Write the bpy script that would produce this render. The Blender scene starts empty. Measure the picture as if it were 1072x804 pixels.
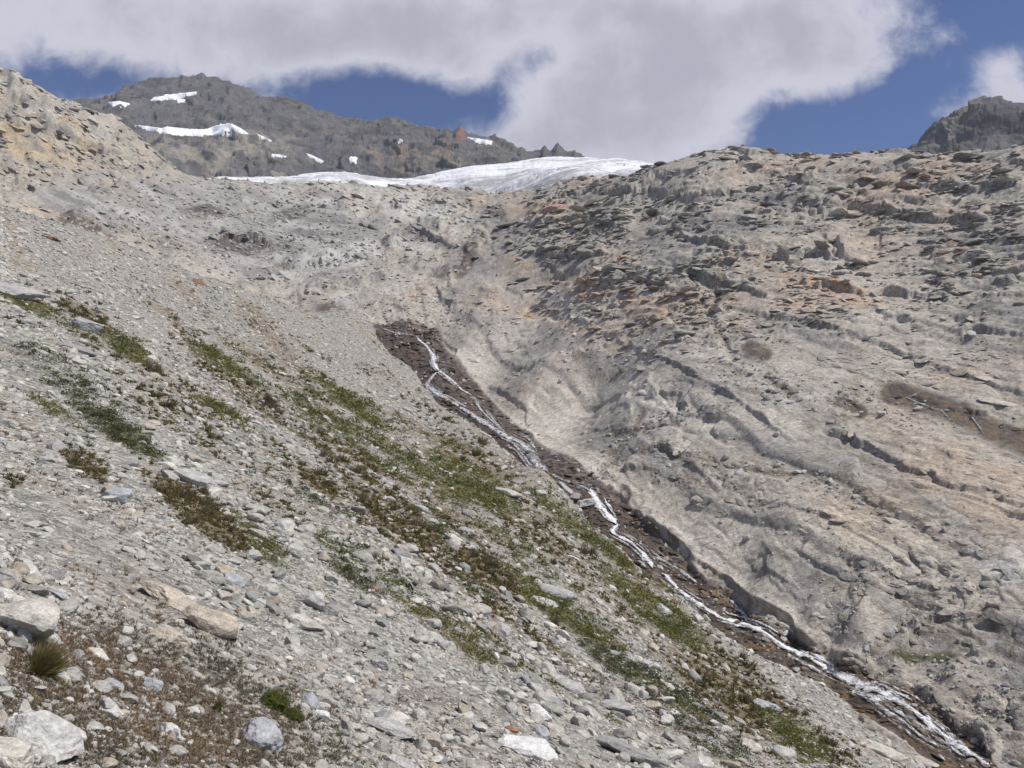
import bpy, math, random
import numpy as np
from math import radians as R, sin, cos, tan, pi

# ------------------------------------------------------------------ camera, sky, sun, exposure
SC = bpy.context.scene
COL = SC.collection
F = 841.0                      # focal length in pixels of the 1072 x 804 frame
PITCH = R(6.0)
CP, SP = cos(PITCH), sin(PITCH)
cam_d = bpy.data.cameras.new("camera")
cam_d.sensor_width = 36.0
cam_d.lens = 36.0 * F / 1072.0
cam_d.clip_start = 0.1
cam_d.clip_end = 20000.0
cam = bpy.data.objects.new("camera", cam_d)
COL.objects.link(cam)
cam.rotation_euler = (R(90) + PITCH, 0, 0)
SC.camera = cam

SUN_AZ, SUN_EL = R(112.0), R(56.0)     # clockwise from +Y (view direction), elevation
sun_d = bpy.data.lights.new("sun", 'SUN')
sun_d.energy = 4.6
sun_d.angle = R(0.6)
sun_d.color = (1.0, 0.955, 0.885)
sun = bpy.data.objects.new("sun", sun_d)
COL.objects.link(sun)
sun.rotation_euler = (R(90) - SUN_EL, 0, -SUN_AZ + pi)
# a sun lamp shines along its local -Z: tilt it so that it comes from azimuth SUN_AZ
from mathutils import Vector
sdir = Vector((sin(SUN_AZ) * cos(SUN_EL), cos(SUN_AZ) * cos(SUN_EL), sin(SUN_EL)))
sun.rotation_euler = sdir.to_track_quat('Z', 'Y').to_euler()

SC.view_settings.view_transform = 'Standard'
SC.view_settings.look = 'None'
SC.view_settings.exposure = 0.0
SC.view_settings.gamma = 1.0
SC.view_settings.use_curve_mapping = False
SC.cycles.max_bounces = 4
SC.cycles.diffuse_bounces = 2
SC.cycles.transparent_max_bounces = 8


def pix_dir(px, py):
    """world direction of a point of the frame, y = forward"""
    dx = (np.asarray(px, float) - 536.0) / F
    dy = (402.0 - np.asarray(py, float)) / F
    return dx, CP - dy * SP, SP + dy * CP


def project(x, y, z):
    fw = y * CP + z * SP
    up = -y * SP + z * CP
    fw = np.maximum(fw, 1e-3)
    return 536.0 + F * x / fw, 402.0 - F * up / fw


class NT:
    """small node-tree helper"""
    def __init__(s, tree):
        s.t = tree
        s.n = tree.nodes
        s.l = tree.links

    def node(s, typ, **kw):
        n = s.n.new(typ)
        for k, v in kw.items():
            setattr(n, k, v)
        return n

    def link(s, a, b):
        s.l.new(a, b)

    def math(s, op, a, b=None, c=None, clamp=False):
        n = s.n.new('ShaderNodeMath')
        n.operation = op
        n.use_clamp = clamp
        for i, v in enumerate((a, b, c)):
            if v is None:
                continue
            if isinstance(v, (int, float)):
                n.inputs[i].default_value = v
            else:
                s.l.new(v, n.inputs[i])
        return n.outputs[0]

    def smooth(s, v, lo, hi, a=0.0, b=1.0):
        n = s.n.new('ShaderNodeMapRange')
        n.interpolation_type = 'SMOOTHSTEP'
        n.inputs['From Min'].default_value = lo
        n.inputs['From Max'].default_value = hi
        n.inputs['To Min'].default_value = a
        n.inputs['To Max'].default_value = b
        s.l.new(v, n.inputs['Value'])
        return n.outputs[0]

    def mix(s, fac, a, b, blend='MIX'):
        n = s.n.new('ShaderNodeMix')
        n.data_type = 'RGBA'
        n.blend_type = blend
        for sock, v in ((n.inputs[0], fac), (n.inputs[6], a), (n.inputs[7], b)):
            if isinstance(v, (int, float)):
                sock.default_value = v
            elif isinstance(v, (tuple, list)):
                sock.default_value = tuple(v) if len(v) == 4 else tuple(v) + (1.0,)
            else:
                s.l.new(v, sock)
        return n.outputs[2]

    def noise(s, vec, scale, detail=4.0, rough=0.55, dist=0.0):
        n = s.n.new('ShaderNodeTexNoise')
        n.inputs['Scale'].default_value = scale
        n.inputs['Detail'].default_value = detail
        n.inputs['Roughness'].default_value = rough
        n.inputs['Distortion'].default_value = dist
        if vec is not None:
            s.l.new(vec, n.inputs['Vector'])
        return n.outputs[0]


def make_world():
    w = bpy.data.worlds.new("World")
    SC.world = w
    w.use_nodes = True
    t = NT(w.node_tree)
    for n in list(t.n):
        t.n.remove(n)
    out = t.node('ShaderNodeOutputWorld')
    sky = t.node('ShaderNodeTexSky')
    sky.sky_type = 'NISHITA'
    sky.sun_disc = False
    sky.sun_elevation = SUN_EL
    sky.sun_rotation = SUN_AZ
    sky.altitude = 2800.0
    sky.air_density = 0.85
    sky.dust_density = 0.2
    sky.ozone_density = 3.5
    bg = t.node('ShaderNodeBackground')
    t.link(t.mix(1.0, sky.outputs[0], (0.66, 0.84, 1.10), 'MULTIPLY'), bg.inputs[0])
    bg.inputs[1].default_value = 0.10
    # clouds: a field over sky directions (u = x/y, v = z/y), soft lumps plus drifting noise
    tc = t.node('ShaderNodeTexCoord')
    sep = t.node('ShaderNodeSeparateXYZ')
    t.link(tc.outputs['Generated'], sep.inputs[0])
    ym = t.math('MAXIMUM', sep.outputs[1], 0.05)
    u = t.math('DIVIDE', sep.outputs[0], ym)
    v = t.math('DIVIDE', sep.outputs[2], ym)
    # cloud-deck coordinates give the noise its perspective
    zz = t.math('ADD', t.math('MAXIMUM', sep.outputs[2], 0.0), 0.12)
    cu = t.math('DIVIDE', sep.outputs[0], zz)
    cv = t.math('DIVIDE', sep.outputs[1], zz)
    cmb = t.node('ShaderNodeCombineXYZ')
    t.link(cu, cmb.inputs[0]); t.link(cv, cmb.inputs[1])
    cmb.inputs[2].default_value = 3.7
    n1 = t.noise(cmb.outputs[0], 2.3, 8.0, 0.56, 0.35)
    uv = t.node('ShaderNodeCombineXYZ')
    t.link(u, uv.inputs[0]); t.link(v, uv.inputs[1])
    uv.inputs[2].default_value = 1.3
    n2 = t.noise(uv.outputs[0], 8.0, 8.0, 0.60, 0.35)
    n3 = t.noise(uv.outputs[0], 4.0, 3.0, 0.5, 0.1)
    lumps = [
        (700, 75, 190, 80, 1.00), (600, 128, 75, 42, 0.75), (640, 20, 330, 55, 0.55), (720, 140, 90, 40, 0.35),
        (850, 50, 110, 60, 0.45), (100, 20, 260, 50, 0.70), (330, 30, 180, 42, 0.45),
        (563, 62, 30, 22, -0.95), (420, 112, 105, 34, -0.95), (330, 84, 70, 16, -0.35), (520, 98, 26, 34, -0.55),
        (870, 138, 95, 38, -1.35), (955, 95, 55, 50, -0.95), (1055, 25, 55, 50, -0.55),
        (75, 86, 95, 20, -0.65), (985, 112, 34, 17, 0.55), (1048, 72, 34, 22, 0.75), (935, 120, 30, 14, 0.3), (1060, 100, 40, 16, 0.4),
        (490, 70, 30, 20, 0.35), (240, 75, 40, 16, 0.15),
    ]
    tot = None
    for (px, py, sx, sy, a) in lumps:
        dx, dy, dz = pix_dir(px, py)
        uu, vv = dx / dy, dz / dy
        d1 = t.math('MULTIPLY', t.math('SUBTRACT', u, float(uu)), F / sx * 0.95)
        d2 = t.math('MULTIPLY', t.math('SUBTRACT', v, float(vv)), F / sy * 0.80)
        q = t.math('ADD', t.math('MULTIPLY', d1, d1), t.math('MULTIPLY', d2, d2))
        g = t.math('MULTIPLY', t.math('EXPONENT', t.math('MULTIPLY', q, -1.0)), a)
        tot = g if tot is None else t.math('ADD', tot, g)
    field = t.math('ADD', tot, t.math('MULTIPLY', t.math('SUBTRACT', n1, 0.5), 0.9))
    field = t.math('ADD', field, t.math('MULTIPLY', t.math('SUBTRACT', n2, 0.5), 1.5))
    n4 = t.noise(uv.outputs[0], 26.0, 6.0, 0.62, 0.5)
    field = t.math('ADD', field, t.math('MULTIPLY', t.math('SUBTRACT', n4, 0.5), 0.9))
    field = t.math('ADD', field, 0.10)
    dens = t.smooth(field, -0.20, 0.66)
    thick = t.smooth(t.math('ADD', field, t.math('MULTIPLY', t.math('SUBTRACT', n3, 0.5), 2.6)), 0.5, 1.6)
    ccol = t.mix(thick, (0.64, 0.635, 0.73), (0.45, 0.455, 0.535))
    cb = t.node('ShaderNodeBackground')
    t.link(ccol, cb.inputs[0])
    cb.inputs[1].default_value = 1.0
    mx = t.node('ShaderNodeMixShader')
    t.link(t.math('MULTIPLY', dens, 0.97), mx.inputs[0])
    t.link(bg.outputs[0], mx.inputs[1]); t.link(cb.outputs[0], mx.inputs[2])
    t.link(mx.outputs[0], out.inputs[0])


make_world()

# ------------------------------------------------------------------ numeric helpers
rng = np.random.default_rng(11)
random.seed(11)
f32 = np.float32


def _hash(ix, iy, iz, seed):
    h = (ix.astype(np.uint32) * np.uint32(374761393)) ^ (iy.astype(np.uint32) * np.uint32(668265263)) ^ (iz.astype(np.uint32) * np.uint32(2147483647 - 12345)) ^ np.uint32(seed * 974711 + 13)
    h = (h ^ (h >> np.uint32(13))) * np.uint32(1274126177)
    h = (h ^ (h >> np.uint32(16))) * np.uint32(2246822519)
    return h ^ (h >> np.uint32(15))


def perlin(p, seed=0):
    p = np.asarray(p, f32)
    i = np.floor(p).astype(np.int32)
    f = p - i
    w = f * f * f * (f * (f * 6 - 15) + 10)
    out = np.zeros(len(p), f32)
    for cx in (0, 1):
        wx = w[:, 0] if cx else 1 - w[:, 0]
        for cy in (0, 1):
            wy = w[:, 1] if cy else 1 - w[:, 1]
            for cz in (0, 1):
                wz = w[:, 2] if cz else 1 - w[:, 2]
                h = _hash(i[:, 0] + cx, i[:, 1] + cy, i[:, 2] + cz, seed)
                gx = (h & np.uint32(1023)).astype(f32) / 511.5 - 1
                gy = ((h >> np.uint32(10)) & np.uint32(1023)).astype(f32) / 511.5 - 1
                gz = ((h >> np.uint32(20)) & np.uint32(1023)).astype(f32) / 511.5 - 1
                out += wx * wy * wz * (gx * (f[:, 0] - cx) + gy * (f[:, 1] - cy) + gz * (f[:, 2] - cz))
    return out * 1.3


def fbm(p, octv=4, seed=0, gain=0.5, ridged=False):
    out = np.zeros(len(p), f32)
    a = 1.0
    q = np.asarray(p, f32)
    for k in range(octv):
        n = perlin(q, seed + k)
        if ridged:
            n = 0.6 - np.abs(n) * 1.6
        out += a * n
        a *= gain
        q = q * 2.03 + 17.3
    return out


def worley(p, seed=0, local=False):
    """F1, F2 and a random value of the nearest cell"""
    p = np.asarray(p, f32)
    i = np.floor(p).astype(np.int32)
    f = p - i
    F1 = np.full(len(p), 9, f32); F2 = np.full(len(p), 9, f32); ID = np.zeros(len(p), f32)
    HH = np.zeros(len(p), np.uint32); LV = np.zeros((len(p), 3), f32)
    for cx in (-1, 0, 1):
        for cy in (-1, 0, 1):
            for cz in (-1, 0, 1):
                h = _hash(i[:, 0] + cx, i[:, 1] + cy, i[:, 2] + cz, seed)
                ox = (h & np.uint32(1023)).astype(f32) / 1023 + cx - f[:, 0]
                oy = ((h >> np.uint32(10)) & np.uint32(1023)).astype(f32) / 1023 + cy - f[:, 1]
                oz = ((h >> np.uint32(20)) & np.uint32(1023)).astype(f32) / 1023 + cz - f[:, 2]
                d = np.sqrt(ox * ox + oy * oy + oz * oz)
                near = d < F1
                F2 = np.where(near, F1, np.minimum(F2, d))
                ID = np.where(near, ((h >> np.uint32(5)) & np.uint32(4095)).astype(f32) / 4095, ID)
                F1 = np.where(near, d, F1)
                if local:
                    HH = np.where(near, h, HH)
                    LV[near] = -np.stack([ox[near], oy[near], oz[near]], 1)
    if local:
        return F1, F2, ID, HH, LV
    return F1, F2, ID


def facets(p, axes, size, seed, warp=None):
    """fractured rock: cells of the given size along three axes; returns random step, random tilt and the crack lines"""
    q = np.stack([p @ unit(a) / s_ for a, s_ in zip(axes, size)], 1)
    if warp is not None:
        q = q + warp
    F1, F2, ID, h, lv = worley(q, seed, True)
    gx = ((h >> np.uint32(3)) & np.uint32(511)).astype(f32) / 255.5 - 1
    gy = ((h >> np.uint32(13)) & np.uint32(511)).astype(f32) / 255.5 - 1
    gz = ((h >> np.uint32(22)) & np.uint32(511)).astype(f32) / 255.5 - 1
    return ID - 0.5, gx * lv[:, 0] + gy * lv[:, 1] + gz * lv[:, 2], F2 - F1


def sstep(x, a, b):
    t = np.clip((x - a) / (b - a), 0, 1)
    return t * t * (3 - 2 * t)


def lerp3(col, c2, m):
    return col + (np.asarray(c2, f32)[None, :] - col) * np.clip(m, 0, 1)[:, None]


class Surf:
    """smooth height surface tan(elevation) = f(azimuth, log distance) through survey points"""
    SX = 2.2

    def __init__(s, pts, lam=1e-4):
        a, l, t = [], [], []
        for q in pts:
            px, py, r = q[:3]
            x, y, z = pix_dir(px, py)
            a.append(math.atan2(x, y)); l.append(math.log(r))
            t.append(z / math.hypot(x, y) + (q[3] if len(q) > 3 else 0.0))
        s.c = np.stack([np.array(a) * s.SX, np.array(l)], 1)
        t = np.array(t)
        n = len(t)
        K = s.ker(s.c, s.c) + lam * np.eye(n)
        Pm = np.concatenate([np.ones((n, 1)), s.c], 1)
        A = np.zeros((n + 3, n + 3))
        A[:n, :n] = K; A[:n, n:] = Pm; A[n:, :n] = Pm.T
        sol = np.linalg.solve(A, np.concatenate([t, np.zeros(3)]))
        s.w, s.p = sol[:n], sol[n:]

    @staticmethod
    def ker(A, B):
        d2 = (A[:, None, 0] - B[None, :, 0]) ** 2 + (A[:, None, 1] - B[None, :, 1]) ** 2
        return 0.5 * d2 * np.log(d2 + 1e-9)

    def tan(s, az, lr):
        q = np.stack([np.ravel(az) * s.SX, np.ravel(lr)], 1)
        out = np.empty(len(q))
        for i in range(0, len(q), 40000):
            qq = q[i:i + 40000].astype(f32)
            out[i:i + 40000] = s.ker(qq, s.c.astype(f32)) @ s.w.astype(f32) + s.p[0] + qq @ s.p[1:].astype(f32)
        return out.reshape(np.shape(az))


def r_samples(S, az0, az1, r0, r1, n, ymax=860):
    """distances spaced so that rows of the grid look about equally wide from the path"""
    lr = np.linspace(math.log(r0), math.log(r1), 700)
    azs = np.linspace(az0, az1, 40)
    A, L = np.meshgrid(azs, lr, indexing='ij')
    T = S.tan(A, L)
    r = np.exp(L)
    px, py = project(r * np.sin(A), r * np.cos(A), r * T)
    vis = (py < ymax) & (py > -60) & (px > -80) & (px < 1150)
    g = np.abs(np.diff(py, axis=1)) * (vis[:, 1:] & vis[:, :-1])
    w = np.percentile(g, 80, axis=0) + g.mean(0)
    w = np.maximum(w, w.max() * 0.015)
    k = np.ones(9) / 9
    w = np.convolve(w, k, 'same')
    c = np.concatenate([[0], np.cumsum(w)])
    return np.interp(np.linspace(0, c[-1], n), c, lr)


def grid_mesh(name, P, keep=None, mat=None, cols=None, attrs=None, smooth=True):
    """P: (na, nr, 3) -> a mesh object of quads; keep: vertex mask"""
    na, nr = P.shape[:2]
    idx = np.arange(na * nr).reshape(na, nr)
    q = np.stack([idx[:-1, :-1], idx[1:, :-1], idx[1:, 1:], idx[:-1, 1:]], -1).reshape(-1, 4)
    V = P.reshape(-1, 3)
    sel = np.arange(len(V))
    if keep is not None:
        k = keep.reshape(-1)
        q = q[k[q].all(1)]
        used = np.zeros(len(V), bool); used[q.ravel()] = True
        sel = np.nonzero(used)[0]
        remap = np.full(len(V), -1, np.int64); remap[sel] = np.arange(len(sel))
        q = remap[q]
        V = V[sel]
    q = q[:, ::-1] if False else q
    o = raw_mesh(name, V, q, mat, smooth)
    if cols is not None:
        set_col(o, cols.reshape(-1, 3)[sel])
    for k_, v_ in (attrs or {}).items():
        at = o.data.attributes.new(k_, 'FLOAT', 'POINT')
        at.data.foreach_set('value', np.ascontiguousarray(v_.reshape(-1)[sel], f32))
    return o


def raw_mesh(name, V, faces, mat=None, smooth=True, parent=None):
    """faces: (n,3) or (n,4) index array"""
    me = bpy.data.meshes.new(name)
    V = np.ascontiguousarray(V, f32)
    faces = np.ascontiguousarray(faces, np.int32)
    n, k = faces.shape
    me.vertices.add(len(V)); me.vertices.foreach_set('co', V.ravel())
    me.loops.add(n * k); me.loops.foreach_set('vertex_index', faces.ravel())
    me.polygons.add(n); me.polygons.foreach_set('loop_start', np.arange(0, n * k, k, dtype=np.int32))
    me.update(calc_edges=True)
    me.polygons.foreach_set('use_smooth', np.full(len(me.polygons), smooth))
    if mat:
        me.materials.append(mat)
    o = bpy.data.objects.new(name, me)
    COL.objects.link(o)
    if parent:
        o.parent = parent
    return o


def set_col(o, cols, name='tint'):
    at = o.data.attributes.new(name, 'FLOAT_COLOR', 'POINT')
    c = np.ones((len(cols), 4), f32)
    c[:, :3] = cols
    at.data.foreach_set('color', c.ravel())


def tag(o, label, cat, group=None, kind=None):
    o['label'] = label
    o['category'] = cat
    if group:
        o['group'] = group
    if kind:
        o['kind'] = kind
    return o


def seg_dist(px, py, poly):
    """distance in frame units to a polyline, and the parameter along it"""
    best = np.full(np.shape(px), 1e9); par = np.zeros(np.shape(px)); acc = 0.0
    for (x0, y0), (x1, y1) in zip(poly[:-1], poly[1:]):
        dx, dy = x1 - x0, y1 - y0
        L = math.hypot(dx, dy)
        t = np.clip(((px - x0) * dx + (py - y0) * dy) / (L * L), 0, 1)
        d = np.hypot(px - x0 - t * dx, py - y0 - t * dy)
        par = np.where(d < best, acc + t * L, par)
        best = np.minimum(best, d)
        acc += L
    return best, par


def in_poly(px, py, poly):
    ins = np.zeros(np.shape(px), bool)
    j = len(poly) - 1
    for i in range(len(poly)):
        xi, yi = poly[i]; xj, yj = poly[j]
        c = ((yi > py) != (yj > py)) & (px < (xj - xi) * (py - yi) / (yj - yi + 1e-12) + xi)
        ins ^= c
        j = i
    return ins


def ellipse(px, py, cx, cy, a, b, deg=0):
    c, s_ = cos(R(deg)), sin(R(deg))
    x = (px - cx) * c + (py - cy) * s_
    y = -(px - cx) * s_ + (py - cy) * c
    return np.sqrt((x / a) ** 2 + (y / b) ** 2)


# ------------------------------------------------------------------ materials
def surface_mat(name, fine, bump_scale, bump_dist, rough=0.9, spec=0.2, gravel=None, var=0.35):
    """tint attribute x fine noise, with bump; optional gravel cells (size in metres)"""
    m = bpy.data.materials.new(name)
    m.use_nodes = True
    t = NT(m.node_tree)
    b = t.n['Principled BSDF']
    at = t.node('ShaderNodeAttribute'); at.attribute_name = 'tint'
    tc = t.node('ShaderNodeTexCoord')
    pos = tc.outputs['Object']
    n1 = t.noise(pos, fine, 5.0, 0.65)
    lo, hi = 1 - var, 1 + var
    f = t.smooth(n1, 0.25, 0.75, lo, hi)
    col = t.mix(1.0, at.outputs[0], (1, 1, 1), 'MULTIPLY')
    vm = t.node('ShaderNodeVectorMath'); vm.operation = 'SCALE'
    t.link(col, vm.inputs[0]); t.link(f, vm.inputs['Scale'])
    c_out = vm.outputs[0]
    h = t.noise(pos, bump_scale, 6.0, 0.62)
    if gravel:
        vo = t.node('ShaderNodeTexVoronoi'); vo.inputs['Scale'].default_value = gravel
        t.link(pos, vo.inputs['Vector'])
        sepc = t.node('ShaderNodeSeparateColor')
        t.link(vo.outputs['Color'], sepc.inputs[0])
        g = t.smooth(sepc.outputs[0], 0.0, 1.0, 0.65, 1.3)
        v2 = t.node('ShaderNodeVectorMath'); v2.operation = 'SCALE'
        t.link(c_out, v2.inputs[0]); t.link(g, v2.inputs['Scale'])
        c_out = v2.outputs[0]
        h = t.math('SUBTRACT', t.math('MULTIPLY', h, 0.6), vo.outputs['Distance'])
    t.link(c_out, b.inputs['Base Color'])
    bp = t.node('ShaderNodeBump')
    bp.inputs['Strength'].default_value = 0.9
    bp.inputs['Distance'].default_value = bump_dist
    t.link(h, bp.inputs['Height'])
    t.link(bp.outputs[0], b.inputs['Normal'])
    b.inputs['Specular IOR Level'].default_value = spec
    wt = t.node('ShaderNodeAttribute'); wt.attribute_name = 'wet'
    t.link(t.smooth(wt.outputs['Fac'], 0.0, 1.0, rough, 0.32), b.inputs['Roughness'])
    return m


M_ROCK = surface_mat('bedrock', 2.2, 4.0, 0.12, var=0.30)
M_SCREE = surface_mat('scree_ground', 2.5, 6.0, 0.12, gravel=5.5)
M_MOUNT = surface_mat('mountain_rock', 0.06, 0.10, 2.5, var=0.25)
M_STONE = surface_mat('stone', 7.0, 14.0, 0.03, var=0.22)


def add_joints(m, scales, stretch, rot, dark, amount):
    """dark hairline joints in the bedrock, broken up by noise"""
    t = NT(m.node_tree)
    b = t.n['Principled BSDF']
    src = b.inputs['Base Color'].links[0].from_socket
    tc = t.node('ShaderNodeTexCoord')
    mp = t.node('ShaderNodeMapping')
    mp.inputs['Rotation'].default_value = rot
    mp.inputs['Scale'].default_value = stretch
    t.link(tc.outputs['Object'], mp.inputs[0])
    wn = t.node('ShaderNodeTexNoise'); wn.inputs['Scale'].default_value = 0.8; wn.inputs['Detail'].default_value = 4.0
    t.link(tc.outputs['Object'], wn.inputs['Vector'])
    va = t.node('ShaderNodeVectorMath'); va.operation = 'MULTIPLY_ADD'
    t.link(wn.outputs['Color'], va.inputs[0]); va.inputs[1].default_value = (0.5, 0.5, 0.5); t.link(mp.outputs[0], va.inputs[2])
    for sc_, w_ in scales:
        vo = t.node('ShaderNodeTexVoronoi'); vo.feature = 'DISTANCE_TO_EDGE'; vo.inputs['Scale'].default_value = sc_
        t.link(va.outputs[0], vo.inputs['Vector'])
        ln = t.smooth(vo.outputs['Distance'], 0.0, w_, 1.0, 0.0)
        br = t.smooth(t.noise(tc.outputs['Object'], sc_ * 0.9, 3.0, 0.6), 0.45, 0.62)
        k = t.math('MULTIPLY', t.math('MULTIPLY', ln, br), amount)
        src = t.mix(k, src, dark)
    gr = t.noise(tc.outputs['Object'], 9.0, 4.0, 0.75)
    v = t.node('ShaderNodeVectorMath'); v.operation = 'SCALE'
    t.link(src, v.inputs[0]); t.link(t.smooth(gr, 0.3, 0.7, 0.70, 1.28), v.inputs['Scale'])
    t.link(v.outputs[0], b.inputs['Base Color'])


add_joints(M_ROCK, ((0.30, 0.03), (0.9, 0.06)), (0.55, 1.0, 2.2), (0.35, 0.15, 0.4), (0.110, 0.095, 0.078), 0.6)


def stone_mat(name, scale_mix, lichen):
    m = bpy.data.materials.new(name)
    m.use_nodes = True
    t = NT(m.node_tree)
    b = t.n['Principled BSDF']
    at = t.node('ShaderNodeAttribute'); at.attribute_name = 'tint'
    tc = t.node('ShaderNodeTexCoord')
    pos = tc.outputs['Object']
    st = t.node('ShaderNodeMapping'); st.inputs['Scale'].default_value = (1, 1, 3.2); st.inputs['Rotation'].default_value = (0.5, 0.35, 0)
    t.link(pos, st.inputs[0])
    n1 = t.noise(st.outputs[0], 4.0, 6.0, 0.65, 0.4)
    n2 = t.noise(pos, 38.0, 3.0, 0.6)
    n3 = t.noise(pos, 9.0, 4.0, 0.6)
    f = t.math('MULTIPLY', t.smooth(n1, 0.28, 0.72, 0.72, 1.22), t.smooth(n2, 0.3, 0.7, 0.78, 1.18))
    vm = t.node('ShaderNodeVectorMath'); vm.operation = 'SCALE'
    t.link(at.outputs[0], vm.inputs[0]); t.link(f, vm.inputs['Scale'])
    c = t.mix(t.smooth(n3, 0.60, 0.70, 0.0, lichen), vm.outputs[0], (0.13, 0.125, 0.10))
    t.link(c, b.inputs['Base Color'])
    bp = t.node('ShaderNodeBump'); bp.inputs['Strength'].default_value = 0.7; bp.inputs['Distance'].default_value = 0.04
    t.link(t.math('ADD', n3, t.math('MULTIPLY', n2, 0.35)), bp.inputs['Height'])
    t.link(bp.outputs[0], b.inputs['Normal'])
    b.inputs['Roughness'].default_value = 0.9
    b.inputs['Specular IOR Level'].default_value = 0.2
    return m


M_BOULDER = stone_mat('boulder_stone', 1.0, 0.45)


def leaf_mat(name):
    m = bpy.data.materials.new(name)
    m.use_nodes = True
    t = NT(m.node_tree)
    b = t.n['Principled BSDF']
    at = t.node('ShaderNodeAttribute'); at.attribute_name = 'tint'
    t.link(at.outputs[0], b.inputs['Base Color'])
    b.inputs['Roughness'].default_value = 0.75
    b.inputs['Specular IOR Level'].default_value = 0.15
    tr = t.node('ShaderNodeBsdfTranslucent')
    t.link(at.outputs[0], tr.inputs[0])
    mx = t.node('ShaderNodeMixShader'); mx.inputs[0].default_value = 0.25
    t.link(b.outputs[0], mx.inputs[1]); t.link(tr.outputs[0], mx.inputs[2])
    t.link(mx.outputs[0], t.n['Material Output'].inputs[0])
    return m


M_LEAF = leaf_mat('leaf')


def snow_mat(name, dirt):
    m = bpy.data.materials.new(name)
    m.use_nodes = True
    t = NT(m.node_tree)
    b = t.n['Principled BSDF']
    tc = t.node('ShaderNodeTexCoord'); pos = tc.outputs['Object']
    mp = t.node('ShaderNodeMapping'); mp.inputs['Scale'].default_value = (1, 1, 4.0)
    t.link(pos, mp.inputs[0])
    n1 = t.noise(mp.outputs[0], 0.035, 6.0, 0.65, 0.8)
    n2 = t.noise(pos, 0.25, 4.0, 0.7)
    da = t.node('ShaderNodeAttribute'); da.attribute_name = 'grime'
    n1 = t.math('ADD', n1, t.math('MULTIPLY', da.outputs['Fac'], 0.10))
    k = t.smooth(t.math('ADD', n1, t.math('MULTIPLY', n2, 0.35)), 0.60, 0.90, 0.0, dirt)
    c = t.mix(k, (0.76, 0.78, 0.81), (0.30, 0.29, 0.28))
    t.link(c, b.inputs['Base Color'])
    bp = t.node('ShaderNodeBump'); bp.inputs['Distance'].default_value = 2.5; bp.inputs['Strength'].default_value = 0.6
    t.link(t.math('ADD', n1, t.math('MULTIPLY', n2, 0.3)), bp.inputs['Height'])
    t.link(bp.outputs[0], b.inputs['Normal'])
    b.inputs['Roughness'].default_value = 0.7
    b.inputs['Specular IOR Level'].default_value = 0.2
    return m


M_ICE = snow_mat('glacier_ice', 0.85)
M_SNOW = snow_mat('old_snow', 0.25)


def water_mat():
    m = bpy.data.materials.new('white_water')
    m.use_nodes = True
    t = NT(m.node_tree)
    b = t.n['Principled BSDF']
    fl = t.node('ShaderNodeAttribute'); fl.attribute_name = 'flow'      # x across (-1..1), y metres along, z strength
    sep = t.node('ShaderNodeSeparateXYZ'); t.link(fl.outputs['Vector'], sep.inputs[0])
    cmb = t.node('ShaderNodeCombineXYZ')
    t.link(t.math('MULTIPLY', sep.outputs[0], 1.6), cmb.inputs[0])
    t.link(t.math('MULTIPLY', sep.outputs[1], 0.55), cmb.inputs[1])
    n1 = t.noise(cmb.outputs[0], 2.6, 6.0, 0.72, 0.7)
    tc = t.node('ShaderNodeTexCoord')
    n2 = t.noise(tc.outputs['Object'], 3.2, 4.0, 0.6)
    edge = t.math('ABSOLUTE', sep.outputs[0])
    v = t.math('ADD', t.math('MULTIPLY', n1, 1.0), t.math('MULTIPLY', n2, 0.6))
    v = t.math('ADD', v, t.math('MULTIPLY', sep.outputs[2], 0.40))
    v = t.math('SUBTRACT', v, t.math('MULTIPLY', t.math('POWER', edge, 2.0), 0.45))
    foam = t.smooth(v, 0.76, 1.16)
    t.link(t.mix(foam, (0.105, 0.090, 0.078), (0.84, 0.84, 0.87)), b.inputs['Base Color'])
    t.link(t.smooth(foam, 0.0, 1.0, 0.12, 0.6), b.inputs['Roughness'])
    bp = t.node('ShaderNodeBump'); bp.inputs['Distance'].default_value = 0.15; bp.inputs['Strength'].default_value = 0.7
    t.link(v, bp.inputs['Height']); t.link(bp.outputs[0], b.inputs['Normal'])
    tp = t.node('ShaderNodeBsdfTransparent')
    mx = t.node('ShaderNodeMixShader')
    t.link(t.smooth(v, 0.66, 1.02), mx.inputs[0])
    t.link(tp.outputs[0], mx.inputs[1]); t.link(b.outputs[0], mx.inputs[2])
    t.link(mx.outputs[0], t.n['Material Output'].inputs[0])
    return m


M_WATER = water_mat()

# ------------------------------------------------------------------ survey of the valley
STREAM = [(392, 342, 182), (435, 352, 175), (458, 388, 155), (498, 437, 126), (530, 458, 112), (575, 495, 95), (617, 514, 87), (645, 549, 80),
          (683, 596, 72.5), (737, 637, 66), (800, 663, 61), (850, 692, 57), (921, 724, 53.5), (970, 757, 51), (1031, 800, 48)]
LBANK = [(388, 338, 182), (392, 352, 176), (408, 374, 166), (435, 399, 150), (457, 421, 138), (487, 443, 123), (500, 450, 118), (537, 480, 102), (575, 499, 92),
         (604, 534, 82.5), (623, 557, 78), (649, 575, 75), (683, 611, 69.5), (720, 637, 65.5), (759, 669, 60.5), (785, 684, 58), (820, 701, 55.5), (879, 730, 51.5),
         (914, 760, 48), (961, 795, 45), (1010, 840, 42)]
RBANK = [(419, 338, 186), (456, 345, 183), (464, 364, 173), (498, 404, 150), (523, 431, 133), (548, 454, 119), (571, 473, 107), (599, 484, 99), (619, 503, 92), (647, 523, 86.5), (668, 546, 82),
         (698, 568, 78.5), (722, 596, 74), (782, 641, 67.5), (838, 674, 62), (867, 696, 59), (909, 710, 57), (961, 729, 55), (998, 767, 52), (1031, 786, 50.5)]
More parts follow.
